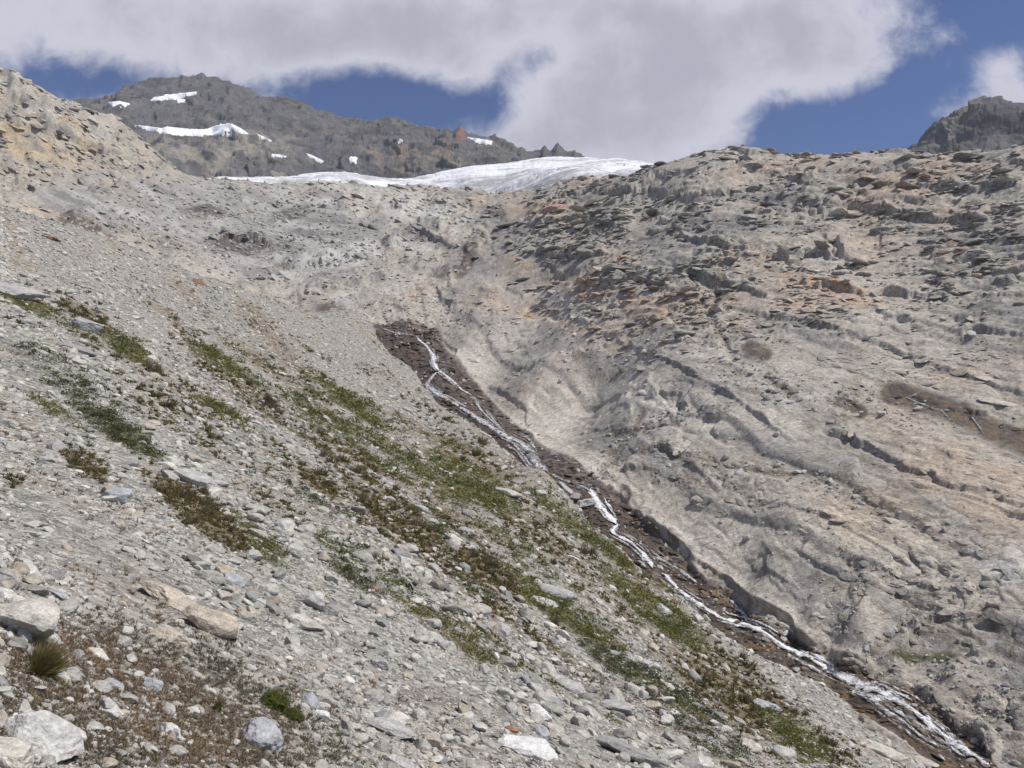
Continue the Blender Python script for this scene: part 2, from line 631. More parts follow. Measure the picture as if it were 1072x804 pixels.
CREST = [(-60, 195, 126), (0, 215, 130), (50, 230, 137), (100, 245, 145), (150, 264, 152), (200, 285, 158), (240, 298, 164), (280, 312, 170), (330, 327, 178), (388, 337, 183)]

A_PTS = [(-150, 804, 5), (0, 804, 6), (250, 804, 7.5), (400, 804, 8.7), (536, 804, 10.3), (620, 804, 12.2), (700, 804, 15), (800, 804, 22), (900, 804, 32), (950, 804, 40),
         (0, 1300, 2.2), (536, 1300, 2.6), (1000, 1300, 5.5), (1250, 1000, 12), (1100, 860, 34),
         (-150, 640, 7.5), (0, 640, 9), (0, 570, 13), (0, 500, 20), (0, 400, 40), (0, 340, 58), (0, 300, 75), (-60, 300, 70), (-150, 300, 66), (-150, 450, 25), (-150, 180, 122),
         (150, 700, 9.2), (150, 600, 14), (150, 500, 26), (150, 430, 42), (150, 360, 70), (150, 310, 105),
         (300, 700, 11), (300, 600, 18.5), (300, 500, 36), (300, 440, 62), (300, 400, 86), (300, 360, 122), (340, 345, 148),
         (450, 700, 15), (450, 600, 26), (450, 530, 48), (450, 480, 80), (450, 440, 112), (400, 400, 122), (400, 430, 100), (380, 365, 150),
         (600, 740, 19), (600, 680, 27), (600, 600, 45), (600, 560, 64), (530, 520, 66), (520, 490, 90),
         (700, 760, 22), (700, 700, 33), (700, 650, 52), (800, 770, 30), (800, 730, 40), (880, 770, 38), (840, 720, 49)]
for (x, y, r) in LBANK:
    A_PTS.append((x, y, r, 0.001))
for (x, y, r) in CREST:
    A_PTS.append((x, y, r))
    A_PTS.append((x, y, r * 1.12, -0.010))
    A_PTS.append((x, y, r * 1.45, -0.10))
for (x, y, r) in STREAM[1::2]:
    A_PTS.append((x, y, r + 1.0, -0.03))
for (x, y, r) in RBANK[::3]:
    A_PTS.append((x, y, r * 1.03, -0.09))
A_PTS += [(700, 400, 140, -0.3), (1000, 400, 140, -0.45), (1100, 600, 75, -0.3), (800, 500, 95, -0.3), (500, 330, 180, -0.2), (1000, 300, 260, -0.5), (600, 300, 260, -0.4)]

B_PTS = [
    (560, 400, 146), (560, 330, 218), (560, 290, 255), (560, 250, 300), (560, 222, 350), (560, 203, 420),
    (620, 460, 112), (620, 420, 142), (620, 360, 162), (620, 300, 218), (620, 250, 270), (620, 210, 345),
    (680, 520, 88), (680, 440, 112), (680, 380, 140), (680, 300, 195), (680, 240, 268), (680, 205, 320),
    (740, 560, 79), (740, 480, 99),
    (800, 600, 70), (800, 500, 93), (800, 400, 127), (800, 330, 166), (800, 280, 210), (800, 220, 285), (800, 185, 335),
    (850, 640, 64), (900, 640, 61.5), (900, 560, 77), (900, 480, 102), (900, 440, 122), (900, 380, 142), (900, 300, 196), (900, 220, 290),
    (1000, 700, 57.5), (1000, 600, 73), (1000, 500, 98), (1000, 450, 122), (1000, 410, 140), (1000, 300, 200), (1000, 220, 285),
    (1090, 800, 49), (1090, 700, 58), (1090, 600, 74), (1090, 450, 128), (1090, 300, 195), (1090, 220, 270),
    (1250, 800, 48), (1300, 700, 58), (1300, 450, 125), (1300, 300, 185), (1250, 160, 320),
    # outcrop and valley head
    (500, 320, 208), (500, 300, 238), (500, 250, 310), (500, 218, 380), (500, 204, 450),
    (440, 325, 195), (440, 300, 228), (440, 260, 300), (440, 225, 400), (440, 200, 560),
    (380, 320, 215), (380, 290, 262), (380, 250, 350), (380, 215, 470), (380, 196, 590),
    (300, 310, 250), (300, 280, 310), (300, 240, 400), (300, 210, 510), (300, 194, 610),
    (200, 280, 270), (200, 250, 345), (200, 220, 430), (200, 195, 520),
    (100, 240, 290), (100, 215, 380), (100, 195, 440), (100, 160, 510),
    (0, 210, 300), (0, 190, 420), (0, 130, 490), (-100, 190, 300), (-100, 120, 460),
    (150, 180, 500), (50, 160, 480),
]
for (x, y, r) in STREAM:
    B_PTS.append((x, y, r))
for (x, y, r) in LBANK[::2]:
    B_PTS.append((x, y, r - 1.0, -0.006))
    B_PTS.append((x, y, r * 0.85, -0.10))
for (x, y, r) in RBANK:
    B_PTS.append((x, y, r))
B_SKY = [(-100, 55, 560), (0, 75, 560), (20, 84, 560), (50, 101, 565), (80, 113, 572), (106, 119, 580), (130, 133, 590), (160, 158, 600), (185, 178, 605), (205, 186, 612),
         (665, 181, 350), (680, 175.5, 345), (700, 170, 350), (720, 165, 355), (760, 156, 365), (800, 157, 370), (850, 162, 375), (900, 161, 370), (950, 159, 365), (1000, 160, 355), (1072, 152, 340), (1200, 150, 330)]
for (x, y, r) in B_SKY:
    B_PTS += [(x, y, r), (x, y, r * 1.10, -0.008), (x, y, r * 1.35, -0.07)]
B_EDGE = [(250, 190, 640), (300, 191, 640), (370, 192, 630), (440, 194, 600), (500, 199, 520), (540, 200, 470), (600, 190, 430), (645, 185, 395)]
for (x, y, r) in B_EDGE:
    B_PTS += [(x, y, r), (x, y, r * 1.10, -0.012), (x, y, r * 1.35, -0.07)]

G_PTS = [(180, 190, 650, -0.01), (225, 188, 700), (270, 187, 780), (300, 185, 820), (335, 182, 850), (375, 184, 840), (412, 188, 800), (440, 185, 800), (470, 179, 820), (520, 172, 870), (560, 168, 900),
         (620, 166.5, 920), (682, 172.5, 920), (730, 185, 900),
         (250, 189.5, 650), (300, 190, 655), (370, 189.5, 660), (440, 193, 620), (490, 194, 560), (535, 197, 500), (570, 192, 470), (600, 188, 450), (650, 184, 420), (690, 182, 400),
         (520, 185, 640), (600, 176, 650), (450, 189, 700), (660, 177, 600)]
for q in list(G_PTS):
    if q[2] > 760:
        G_PTS += [(q[0], q[1], q[2] * 1.12, -0.006), (q[0], q[1], q[2] * 1.5, -0.05)]
    elif q[2] < 640:
        G_PTS += [(q[0], q[1], q[2] * 0.93, -0.02)]

E_SKY = [(40, 125, 1750), (80, 112, 1800), (113, 104.5, 1850), (134, 98, 1880), (156, 88, 1900), (176, 85, 1900), (191, 84, 1900), (205, 85, 1900), (227, 82.5, 1900), (238, 89, 1900), (259, 98, 1880), (279, 104, 1860),
         (298, 108, 1850), (316, 113, 1830), (340, 120, 1800), (359, 127, 1780), (376, 129, 1750), (400, 128.5, 1720), (433, 133.5, 1650), (454, 142, 1580), (481, 143, 1500), (517, 149.5, 1430), (535, 154, 1400),
         (548, 161, 1350), (575, 162, 1330), (603, 167, 1300), (640, 180, 1280)]
E_PTS = [(120, 150, 1250), (120, 112, 1600), (180, 150, 1230), (180, 135, 1330), (180, 105, 1650), (230, 178, 1080), (230, 150, 1220), (230, 135, 1400), (230, 108, 1650), (300, 185, 1060), (300, 160, 1200), (300, 130, 1500),
         (360, 188, 1060), (360, 160, 1250), (360, 140, 1500), (430, 190, 1050), (430, 165, 1180), (430, 148, 1300), (480, 180, 1060), (480, 160, 1200), (540, 180, 1050), (540, 167, 1200), (600, 180, 1080),
         (120, 200, 900), (300, 220, 850), (500, 220, 850), (640, 200, 1000)]
for (x, y, r) in E_SKY:
    E_PTS += [(x, y, r), (x, y, r * 1.06, -0.006), (x, y, r * 1.3, -0.07)]
F_SKY = [(930, 175, 1280), (953, 157.5, 1300), (965, 148, 1310), (976, 136, 1320), (996, 121, 1340), (1015, 113, 1350), (1036, 108.5, 1350), (1072, 111, 1340), (1110, 106, 1330), (1180, 112, 1300), (1300, 130, 1250)]
F_PTS = [(930, 200, 1000), (1000, 190, 1020), (1000, 150, 1180), (1072, 190, 1000), (1072, 150, 1150), (1200, 190, 1000), (1200, 150, 1130)]
for (x, y, r) in F_SKY:
    F_PTS += [(x, y, r), (x, y, r * 1.06, -0.006), (x, y, r * 1.3, -0.07)]


def pull(pts, k0=None, gam=None):
    """the survey distances of the slopes beyond the stream: how far behind the bank each point lies"""
    out = []
    for q in pts:
        px, r = q[0], q[2]
        if k0 is None:
            r0 = float(np.interp(px, [400, 456, 498, 548, 599, 647, 722, 838, 961, 1072], [182, 182, 156, 119, 99, 86.5, 74, 62, 55, 50]))
            ga = float(np.interp(px, [380, 580], [0.50, 0.64]))
        else:
            r0, ga = k0, gam
        if r > r0:
            r = r0 * (r / r0) ** ga
        out.append((q[0], q[1], r) + tuple(q[3:]))
    return out


B_PTS, G_PTS, E_PTS, F_PTS = pull(B_PTS), pull(G_PTS), pull(E_PTS, 1000.0, 0.6), pull(F_PTS, 1000.0, 0.5)
SA, SB, SG, SE, SF = Surf(A_PTS), Surf(B_PTS), Surf(G_PTS), Surf(E_PTS), Surf(F_PTS)


def base_grid(S, az0, az1, na, r0, r1, nr, ymax=860):
    lr = r_samples(S, az0, az1, r0, r1, nr, ymax)
    az = np.linspace(az0, az1, na)
    A, L = np.meshgrid(az, lr, indexing='ij')
    T = S.tan(A, L)
    r = np.exp(L)
    P = np.stack([r * np.sin(A), r * np.cos(A), r * T], -1)
    du = np.gradient(P, axis=0); dv = np.gradient(P, axis=1)
    N = np.cross(du, dv)
    N *= np.sign(N[..., 2:3] + 1e-9)
    N /= np.linalg.norm(N, axis=-1, keepdims=True) + 1e-12
    return A, L, r, P, N


def normals_of(P):
    du = np.gradient(P, axis=0); dv = np.gradient(P, axis=1)
    N = np.cross(du, dv)
    N *= np.sign(N[..., 2:3] + 1e-9)
    return N / (np.linalg.norm(N, axis=-1, keepdims=True) + 1e-12)


def unit(v):
    v = np.asarray(v, float)
    return v / np.linalg.norm(v)


def frame_coords(p, d, stretch):
    """coordinates with the axis d compressed, for streaked noise"""
    d = unit(d)
    a = p @ d
    return p - np.outer(a, d) * (1 - 1.0 / stretch)


# ------------------------------------------------------------------ vegetation map of the moraine (frame positions of each patch)
#        cx  cy  half-length half-width angle  density type   (g green, d dark green, o olive/brown grass)
VEG = [(30, 318, 36, 6, 22, .8, 'g'), (85, 328, 26, 8, 30, .8, 'o'), (128, 362, 30, 7, 32, .8, 'g'), (12, 371, 16, 6, 20, .9, 'g'), (55, 395, 60, 9, 30, .6, 'd'), (45, 372, 20, 6, 25, .6, 'd'),
       (120, 448, 46, 9, 32, .9, 'd'), (150, 468, 24, 5, 30, .8, 'd'), (60, 430, 30, 6, 30, .5, 'g'), (215, 540, 62, 12, 36, .9, 'o'), (262, 565, 42, 10, 34, .7, 'g'), (90, 487, 26, 8, 30, .7, 'o'), (10, 505, 14, 5, 20, .6, 'o'),
       (238, 383, 42, 6, 30, .9, 'g'), (262, 408, 66, 8, 30, .55, 'o'), (190, 430, 50, 7, 32, .5, 'o'), (228, 428, 26, 5, 25, .7, 'g'), (330, 440, 60, 9, 33, .6, 'g'), (372, 424, 44, 7, 33, .85, 'g'), (350, 458, 60, 7, 33, .6, 'o'),
       (385, 468, 60, 9, 34, .75, 'g'), (436, 492, 60, 8, 35, .95, 'g'), (470, 508, 40, 7, 36, .8, 'g'), (508, 514, 40, 12, 34, .95, 'g'), (480, 496, 40, 8, 34, .7, 'g'), (400, 520, 70, 9, 35, .6, 'o'), (440, 560, 60, 9, 36, .6, 'o'), (410, 545, 44, 6, 36, .9, 'o'),
       (335, 505, 26, 7, 32, .8, 'o'), (300, 480, 50, 7, 34, .4, 'o'), (512, 598, 46, 10, 30, .9, 'o'), (470, 580, 40, 8, 36, .6, 'd'), (560, 622, 56, 10, 34, .8, 'g'), (604, 648, 60, 11, 36, .75, 'g'), (560, 556, 84, 8, 38, .6, 'o'),
       (640, 574, 60, 9, 37, .75, 'g'), (600, 548, 60, 9, 38, .6, 'g'), (545, 530, 40, 9, 36, .5, 'o'), (690, 642, 74, 10, 36, 1.0, 'g'), (728, 668, 50, 10, 36, .8, 'o'), (640, 690, 40, 9, 34, .7, 'd'), (690, 722, 84, 14, 34, .6, 'd'),
       (762, 732, 70, 14, 34, .6, 'o'), (792, 716, 52, 10, 38, .75, 'o'), (820, 762, 64, 14, 34, .6, 'g'), (868, 786, 50, 10, 34, .5, 'o'), (740, 770, 60, 12, 34, .5, 'd'), (372, 604, 30, 7, 34, .7, 'd'), (422, 622, 36, 8, 34, .7, 'g'),
       (450, 648, 30, 7, 34, .8, 'g'), (484, 668, 42, 10, 36, .8, 'g'), (530, 690, 26, 6, 34, .5, 'g'), (350, 570, 30, 6, 34, .5, 'g'), (400, 590, 40, 6, 34, .5, 'o'), (290, 530, 44, 7, 34, .4, 'o'), (470, 450, 60, 8, 38, .3, 'o'),
       (600, 600, 90, 8, 36, .4, 'o'), (660, 610, 70, 7, 37, .5, 'o'), (160, 390, 70, 8, 32, .3, 'o'), (300, 420, 70, 9, 33, .35, 'o'), (550, 580, 60, 7, 37, .5, 'g')]
VCOL = {'g': (0.085, 0.098, 0.028), 'd': (0.055, 0.070, 0.024), 'o': (0.100, 0.084, 0.036)}


def veg_mask(px, py):
    m = np.zeros(np.shape(px)); typ = np.zeros(np.shape(px), int)
    for (cx, cy, a, b, deg, dn, ty) in VEG:
        e = ellipse(px, py, cx, cy, a * 1.2, b * 1.5, deg)
        k = dn * (1 - sstep(e, 0.55, 1.35))
        typ = np.where(k > m, 'gdo'.index(ty), typ)
        m = np.maximum(m, k)
    return m, typ


# ------------------------------------------------------------------ the moraine slope
def band_veg(P_, px, py, D_):
    """loose growth between the dense patches, along the broad diagonal band"""
    b1 = 1 - sstep(ellipse(px, py, 500, 570, 500, 105, 38), 0.55, 1.02)
    b2 = 0.55 * (1 - sstep(ellipse(px, py, 170, 430, 260, 90, 33), 0.5, 1.05))
    n_ = fbm(frame_coords(P_, FALL_, 3.2) / 1.9 * (20.0 / (D_[:, None] + 12)) ** 0.5, 4, 977, 0.6)
    t_ = fbm(P_ / 6.0, 2, 981)
    return np.maximum(b1, b2) * sstep(n_, 0.08, 0.42) * 0.65, np.where(t_ > 0.12, 0, np.where(t_ < -0.32, 1, 2))


FALL_ = unit((0.72, -0.60, -0.33))
FALL = unit((0.72, -0.60, -0.33))
A_az, A_lr, A_r, A_P, A_N = base_grid(SA, R(-37), R(37), 1000, 1.6, 260.0, 820)
pA = A_P.reshape(-1, 3)
rA = A_r.reshape(-1)
q = frame_coords(pA, FALL, 3.5)
d = 0.30 * fbm(q / 7.0, 3, 3) + 0.10 * fbm(q / 1.8, 3, 8) + 0.035 * fbm(pA / 0.45, 2, 20) + np.minimum(rA / 100.0, 1.2) * 0.35 * fbm(q / 3.2, 3, 33)
d *= np.clip(rA / 12.0, 0.25, 1.0)
A_P = (pA + A_N.reshape(-1, 3) * d[:, None]).reshape(A_P.shape)
A_N = normals_of(A_P)
pA = A_P.reshape(-1, 3)
apx, apy = project(pA[:, 0], pA[:, 1], pA[:, 2])
streak = fbm(frame_coords(pA, FALL, 4.0) / 2.2 * (20.0 / (rA[:, None] + 12)) ** 0.5, 4, 51)
vegA, vtypA = veg_mask(apx, apy)
vegA = np.clip(vegA * (1.0 + 0.9 * streak), 0, 1)
bv, bt = band_veg(pA, apx, apy, rA)
colA_band = 1 - sstep(ellipse(apx, apy, 500, 570, 500, 120, 38), 0.5, 1.05)
vtypA = np.where(bv > vegA, bt, vtypA)
vegA = np.maximum(vegA, bv)
soil = np.clip((1 - sstep(ellipse(apx, apy, 110, 770, 300, 135, 8), 0.55, 1.1)) * 0.9 + 0.35 * (1 - sstep(ellipse(apx, apy, 480, 760, 160, 60, 12), 0.5, 1.1)), 0, 1)
soil = soil * sstep(streak + 0.35 * fbm(pA / 0.5, 3, 70), -0.35, 0.35)
n_a = fbm(pA / 1.1, 4, 60)
colA = np.tile(np.array([[0.305, 0.289, 0.258]], f32), (len(pA), 1))
colA *= (1 + 0.22 * n_a + 0.18 * streak)[:, None]
colA = lerp3(colA, (0.25, 0.205, 0.155), 0.7 * sstep(streak, 0.1, 0.6))
colA = lerp3(colA, (0.170, 0.142, 0.115), soil * 0.8)
colA = lerp3(colA, (0.185, 0.150, 0.108), colA_band * sstep(streak + 0.5 * n_a, -0.2, 0.3) * 0.65)
for k, ty in enumerate('gdo'):
    cc = np.array(VCOL[ty]) * 0.75 + np.array((0.05, 0.035, 0.02))
    colA = lerp3(colA, cc, (vtypA == k) * sstep(vegA, 0.25, 0.75) * 0.8)
keepA = np.ones(len(pA), bool)
moraine = grid_mesh('moraine_ground', A_P, None, M_SCREE, colA, {'wet': np.zeros(len(pA))})
tag(moraine, 'pale grey scree slope with grassy streaks falling to the stream', 'scree slope', kind='structure')

# ------------------------------------------------------------------ the bedrock hillside and valley head
B_az, B_lr, B_r, B_P, B_N = base_grid(SB, R(-37), R(37), 1350, 40.0, 480.0, 1000)
tA = SA.tan(B_az, np.minimum(B_lr, math.log(258)))
keepB = ~((B_P[..., 2] < B_r * tA - 3.0) & (B_r < 182))
pB = B_P.reshape(-1, 3)
rB = B_r.reshape(-1)
nB = B_N.reshape(-1, 3)
bpx, bpy_ = project(pB[:, 0], pB[:, 1], pB[:, 2])
lk = lambda cx, cy, a, b, deg=0, lo=0.5, hi=1.2: 1 - sstep(ellipse(bpx, bpy_, cx, cy, a, b, deg), lo, hi)

DIP = unit((31, -81, -35))
NS0 = unit((-0.28, -0.42, 0.86))
ACROSS = unit(np.cross(DIP, NS0))
if ACROSS[0] > 0:
    ACROSS = -ACROSS                       # points left
upper = sstep(bpy_, 420, 300) * sstep(bpx, 480, 600)             # blocky ledges on the upper right
smooth_slab = np.clip(lk(570, 405, 135, 85, 40) + lk(760, 425, 150, 60, 25) + lk(790, 600, 140, 75, 30), 0, 1)
far = sstep(rB, 195, 255) * sstep(bpx, 560, 480)
w1 = fbm(pB / 22.0, 3, 101)
w2 = fbm(pB / 6.0, 3, 111)


def ledges(coord, h, sharp=0.16):
    c = coord / h
    f = c - np.floor(c)
    cell = np.floor(c)
    saw = np.where(f < 1 - sharp, f / (1 - sharp), (1 - f) / sharp)
    return saw - 0.5, cell


w3 = np.stack([w2, -w1, w1 - w2], 1)
d = 0.45 * fbm(frame_coords(pB, DIP, 2.5) / 16.0, 3, 121)
m_rough = np.clip(sstep(fbm(pB / 30.0, 3, 131), -0.25, 0.3) * 0.8 + 0.35 - 0.55 * smooth_slab, 0.10, 1.15)
BED = [(0.97, 0.05, -0.20), (-0.05, 0.98, -0.12), (0.20, 0.13, 0.97)]       # bedding of the blocky upper part
SLB = [DIP, ACROSS, NS0]                                                    # sheets that follow the slope lower down
HIL = [(1, 0.2, -0.3), (-0.2, 0.9, 0.5), (0.3, -0.4, 0.85)]
K = upper * (1 - far)
L_ = (1 - upper) * (1 - far)
joint_and_shade = np.zeros(len(pB))
st, tl, jn = facets(pB, SLB, (26.0, 10.0, 14.0), 318, 0.25 * w3)
d += (0.85 * tl + 0.12 * st) * (1 - far) * (1 - 0.5 * smooth_slab) * np.clip(rB / 110.0, 0.6, 1.2)
s1 = pB @ unit(0.55 * NS0 + 0.83 * ACROSS) + 2.2 * w1 + 0.5 * w2
for (sz, amp, sl, sd) in ((6.0, 1.25, 0.75, 1), (2.4, 0.62, 0.26, 2), (1.0, 0.26, 0.10, 3)):
    br = sstep(fbm(frame_coords(pB, DIP, 2.0) / (sz * 2.2), 3, 140 + sd), -0.35, 0.2)
    st, tl, jn = facets(pB, BED, (sz, sz, sz * 0.27), 300 + sd, 0.45 * w3)
    d += amp * K * np.clip(m_rough + 0.15, 0, 1) * br * (0.45 * st + 0.75 * tl)
    joint_and_shade = np.maximum(joint_and_shade, K * br * (1 - sstep(jn, 0.02, 0.16)) * 0.7)
    st, tl, jn = facets(pB, SLB, (sz * 2.6, sz * 0.9, sz * 0.62), 320 + sd, 0.35 * w3)
    br2 = np.clip(br * (m_rough + 0.1), 0.06, 1)
    d += 0.7 * sl * L_ * br2 * (0.7 * st + 0.9 * tl)
    jl = L_ * np.clip(br2 * 1.2, 0, 1) * (1 - sstep(jn, 0.01, 0.07)) * sstep(fbm(pB / (sz * 1.5), 2, 160 + sd), -0.15, 0.25)
    joint_and_shade = np.maximum(joint_and_shade, jl)
    d -= jl * 0.10 * sz ** 0.5
    sw, _ = ledges(s1, sz * 1.15, 0.12)
    d += 0.62 * sl * L_ * sw * sstep(fbm(frame_coords(pB, DIP, 3.0) / (sz * 2.0), 2, 170 + sd), -0.1, 0.25)
# thin notches under the bedding plates and along the sheets, their shade also painted dark
HZ = unit((0.96, -0.12, -0.22))
for (ln, seed_) in ((1.7, 361), (0.8, 365)):
    nt = fbm(frame_coords(frame_coords(pB, HZ, 4.0), (0.1, 0.75, 0.6), 1.5) / ln, 3, seed_)
    nk = sstep(nt, 0.22, 0.50) * np.clip(0.25 + K, 0, 1) * sstep(w1 + 0.5 * w2, -0.5, 0.2) * (1 - 0.7 * smooth_slab)
    d -= nk * ln * 0.12
    joint_and_shade = np.maximum(joint_and_shade, nk * 0.9)  # overhang shade put into the rock colour along each notch
for (sz, amp, sd) in ((16.0, 2.6, 4), (6.0, 1.2, 5), (2.6, 0.5, 6)):
    st, tl, jn = facets(pB, HIL, (sz, sz, sz * 0.55), 340 + sd, 0.5 * w3)
    d += amp * far * (0.12 * st + 1.0 * tl) * (0.45 + 0.55 * sstep(bpx, 230, 150))
    joint_and_shade = np.maximum(joint_and_shade, far * (1 - sstep(jn, 0.02, 0.14)) * 0.55)
CID = st; GID = tl
d += 0.05 * fbm(pB / 1.2, 3, 181) * (0.5 + m_rough)
basin = np.clip(lk(240, 225, 190, 40, 8) + lk(300, 275, 100, 40, 10) + lk(120, 215, 90, 22, 5), 0, 1) * far
d *= (1 - 0.55 * basin)
GULLY = [[(670, 432), (655, 455), (640, 480), (624, 500)], [(720, 290), (752, 345), (770, 375), (830, 415)], [(690, 470), (770, 490), (850, 500), (930, 540)],
         [(640, 455), (700, 440), (760, 430)], [(905, 690), (950, 650), (990, 640)], [(775, 255), (745, 320)], [(870, 560), (905, 610), (880, 660)]]
gul = np.zeros(len(pB))
for g_ in GULLY:
    dd, _ = seg_dist(bpx, bpy_, g_)
    gul = np.maximum(gul, (1 - sstep(dd + 5.0 * w2 + 3.0 * w1, 0.5, 7.0)) * sstep(w2 + 0.5 * w1, -0.5, 0.25))
d -= gul * np.clip(rB / 90.0, 0.6, 1.6) * 0.30
# the long ledges and slab edges: a sharp step, easing off uphill   (frame line, height in metres, reach)
STEPS = [([(545, 318), (600, 335), (660, 360), (720, 388), (775, 425), (830, 462)], 0.5, 30), ([(655, 540), (700, 562), (760, 606), (830, 650), (862, 688)], 0.7, 16),
         ([(640, 490), (700, 500), (790, 520), (880, 545), (960, 592)], 0.35, 22),
         ([(930, 705), (975, 642), (1030, 604), (1080, 590)], 0.6, 20), ([(700, 238), (760, 264), (830, 270), (900, 262)], 1.6, 16), ([(550, 238), (600, 229), (665, 242)], 2.0, 14),
         ([(535, 262), (590, 271), (645, 268)], 1.8, 12), ([(855, 243), (885, 267), (910, 276)], 1.5, 12), ([(780, 330), (880, 346), (1000, 390), (1080, 420)], 0.55, 24),
         ([(940, 362), (1010, 346), (1080, 352)], 1.2, 16), ([(560, 210), (640, 200), (720, 205), (780, 198)], 1.2, 14), ([(800, 225), (880, 215), (960, 225), (1040, 240)], 1.6, 14),
         ([(960, 195), (1020, 200), (1080, 190)], 1.4, 12), ([(600, 300), (680, 296), (740, 310)], 1.2, 16), ([(830, 300), (920, 305), (1000, 310), (1080, 300)], 1.2, 14),
         ([(212, 262), (250, 252), (292, 262)], 2.6, 14), ([(262, 297), (320, 276), (400, 264)], 1.5, 22), ([(300, 318), (360, 300), (420, 288)], 1.2, 18), ([(400, 266), (440, 246), (482, 262)], 1.8, 16),
         ([(430, 320), (470, 300), (500, 262), (520, 235)], 1.6, 18), ([(200, 228), (300, 214), (400, 222), (480, 215)], 1.1, 16), ([(60, 235), (110, 232), (150, 245)], 2.5, 14),
         ([(0, 132), (60, 142), (130, 166)], 2.4, 14), ([(15, 98), (70, 120), (120, 138)], 2.0, 10), ([(38, 152), (60, 144), (80, 140)], 2.2, 8), ([(90, 180), (130, 172), (165, 168)], 2.0, 10), ([(0, 168), (40, 176), (90, 190)], 2.0, 10)]
stepface = np.zeros(len(pB))
for line, hh_, ww_ in STEPS:
    x0_, y0_ = np.array(line).min(0) - 4 * ww_; x1_, y1_ = np.array(line).max(0) + 4 * ww_
    ii_ = np.nonzero((bpx > x0_) & (bpx < x1_) & (bpy_ > y0_) & (bpy_ < y1_))[0]
    if len(ii_) == 0:
        continue
    jx = bpx[ii_] + 5 * w2[ii_] + 2.5 * (c_n := fbm(pB[ii_] / 1.6, 2, 209) * (1 - 0.85 * far[ii_])); jy = bpy_[ii_] + 7 * w1[ii_] + 5 * w2[ii_] + 3 * c_n
    best = np.full(len(ii_), 1e9); sg = np.zeros(len(ii_)); endk = np.ones(len(ii_))
    nseg = len(line) - 1
    for si, ((xa, ya), (xb, yb)) in enumerate(zip(line[:-1], line[1:])):
        dx_, dy_ = xb - xa, yb - ya; L2 = dx_ * dx_ + dy_ * dy_
        tr = ((jx - xa) * dx_ + (jy - ya) * dy_) / L2
        tc_ = np.clip(tr, 0, 1)
        dd_ = np.hypot(jx - xa - tc_ * dx_, jy - ya - tc_ * dy_)
        cr2 = (jx - xa) * dy_ - (jy - ya) * dx_
        take = dd_ < best
        sg = np.where(take, np.sign(cr2), sg)
        ek = np.ones(len(ii_))
        if si == 0:
            ek = np.minimum(ek, sstep(tr * math.sqrt(L2), 0, 18))
        if si == nseg - 1:
            ek = np.minimum(ek, sstep((1 - tr) * math.sqrt(L2), 0, 18))
        endk = np.where(take, ek, endk)
        best = np.minimum(best, dd_)
    gain = hh_ * endk * np.clip(0.75 + 0.9 * w2[ii_], 0.15, 1.3)
    d[ii_] += np.where(sg > 0, gain * np.exp(-best / ww_), -0.15 * gain * np.exp(-best / (ww_ * 0.4)))
    stepface[ii_] = np.maximum(stepface[ii_], endk * (1 - sstep(best, 0.5, 3.0)) * (sg <= 0))
# stream bed
sb, spar = seg_dist(bpx, bpy_, [(a, b) for a, b, c in STREAM])
bed_poly = [(a, b) for a, b, c in LBANK] + [(1060, 830), (1031, 786)] + [(a, b) for a, b, c in RBANK[::-1]]
bed = in_poly(bpx + 7 * w2 + 3 * fbm(pB / 2.0, 2, 203), bpy_ + 5 * w1 + 5 * w2, bed_poly) & (rB < 200)
bdd, _ = seg_dist(bpx, bpy_, [(a, b) for a, b, c in RBANK])
bedf = np.where(bed, 1.0, 0.0)
bedf = np.maximum(bedf, (1 - sstep(bdd, 1.0, 5.0)) * (rB < 200) * 0.8)
st_step, _ = ledges(pB[:, 2] * 1.0 + 0.8 * w2, 1.3, 0.3)
d = np.where(bedf > 0.5, d * 0.25 + 0.22 * st_step + 0.25 * fbm(pB / 1.0, 4, 201), d)
d = d.reshape(B_r.shape)
for _ in range(2):                          # worn edges
    d[1:-1] = 0.25 * d[:-2] + 0.5 * d[1:-1] + 0.25 * d[2:]
d[:, 1:-1] = 0.2 * d[:, :-2] + 0.6 * d[:, 1:-1] + 0.2 * d[:, 2:]
d = d.reshape(-1)
wall = (1 - sstep(np.abs(bdd - 10), 4, 12)) * (~bed) * (rB < 110) * (bpy_ < 800)
d += 0.45 * wall * (bpx > 620) * np.clip(0.4 + 1.6 * fbm(pB / 3.0, 3, 207), 0, 1.3)
B_P = (pB + nB * d[:, None]).reshape(B_P.shape)
B_N2 = normals_of(B_P)
pB = B_P.reshape(-1, 3)
# colours of the bare rock, with notch shade painted in
c1 = fbm(frame_coords(pB, DIP, 3.0) / 9.0, 5, 211)
c2 = fbm(pB / 28.0, 4, 221)
c3 = fbm(frame_coords(pB, DIP, 2.0) / 1.3, 4, 231, 0.65)
c4 = fbm(frame_coords(pB, (0, 0, 1), 4.0) / 2.2, 4, 241)
colB = np.tile(np.array([[0.385, 0.352, 0.302]], f32), (len(pB), 1))
colB = lerp3(colB, (0.470, 0.435, 0.380), sstep(c1 + 0.4 * c3, 0.05, 0.6) * 0.8)
colB = lerp3(colB, (0.450, 0.360, 0.280), sstep(c2 + 0.4 * c1, 0.12, 0.55) * 0.7)
colB = lerp3(colB, (0.235, 0.230, 0.228), sstep(-c1 - 0.3 * c2, 0.12, 0.6) * 0.7)
colB = lerp3(colB, (0.185, 0.160, 0.125), sstep(c3 - 0.5 * c1, 0.25, 0.65) * 0.6)
colB_open = colB.copy()
colB = lerp3(colB, (0.105, 0.092, 0.076), np.clip(joint_and_shade, 0, 1) * sstep(c3 + 0.3, -0.1, 0.4) * 0.6)  # dirt in the cracks, plus painted shade in the notches
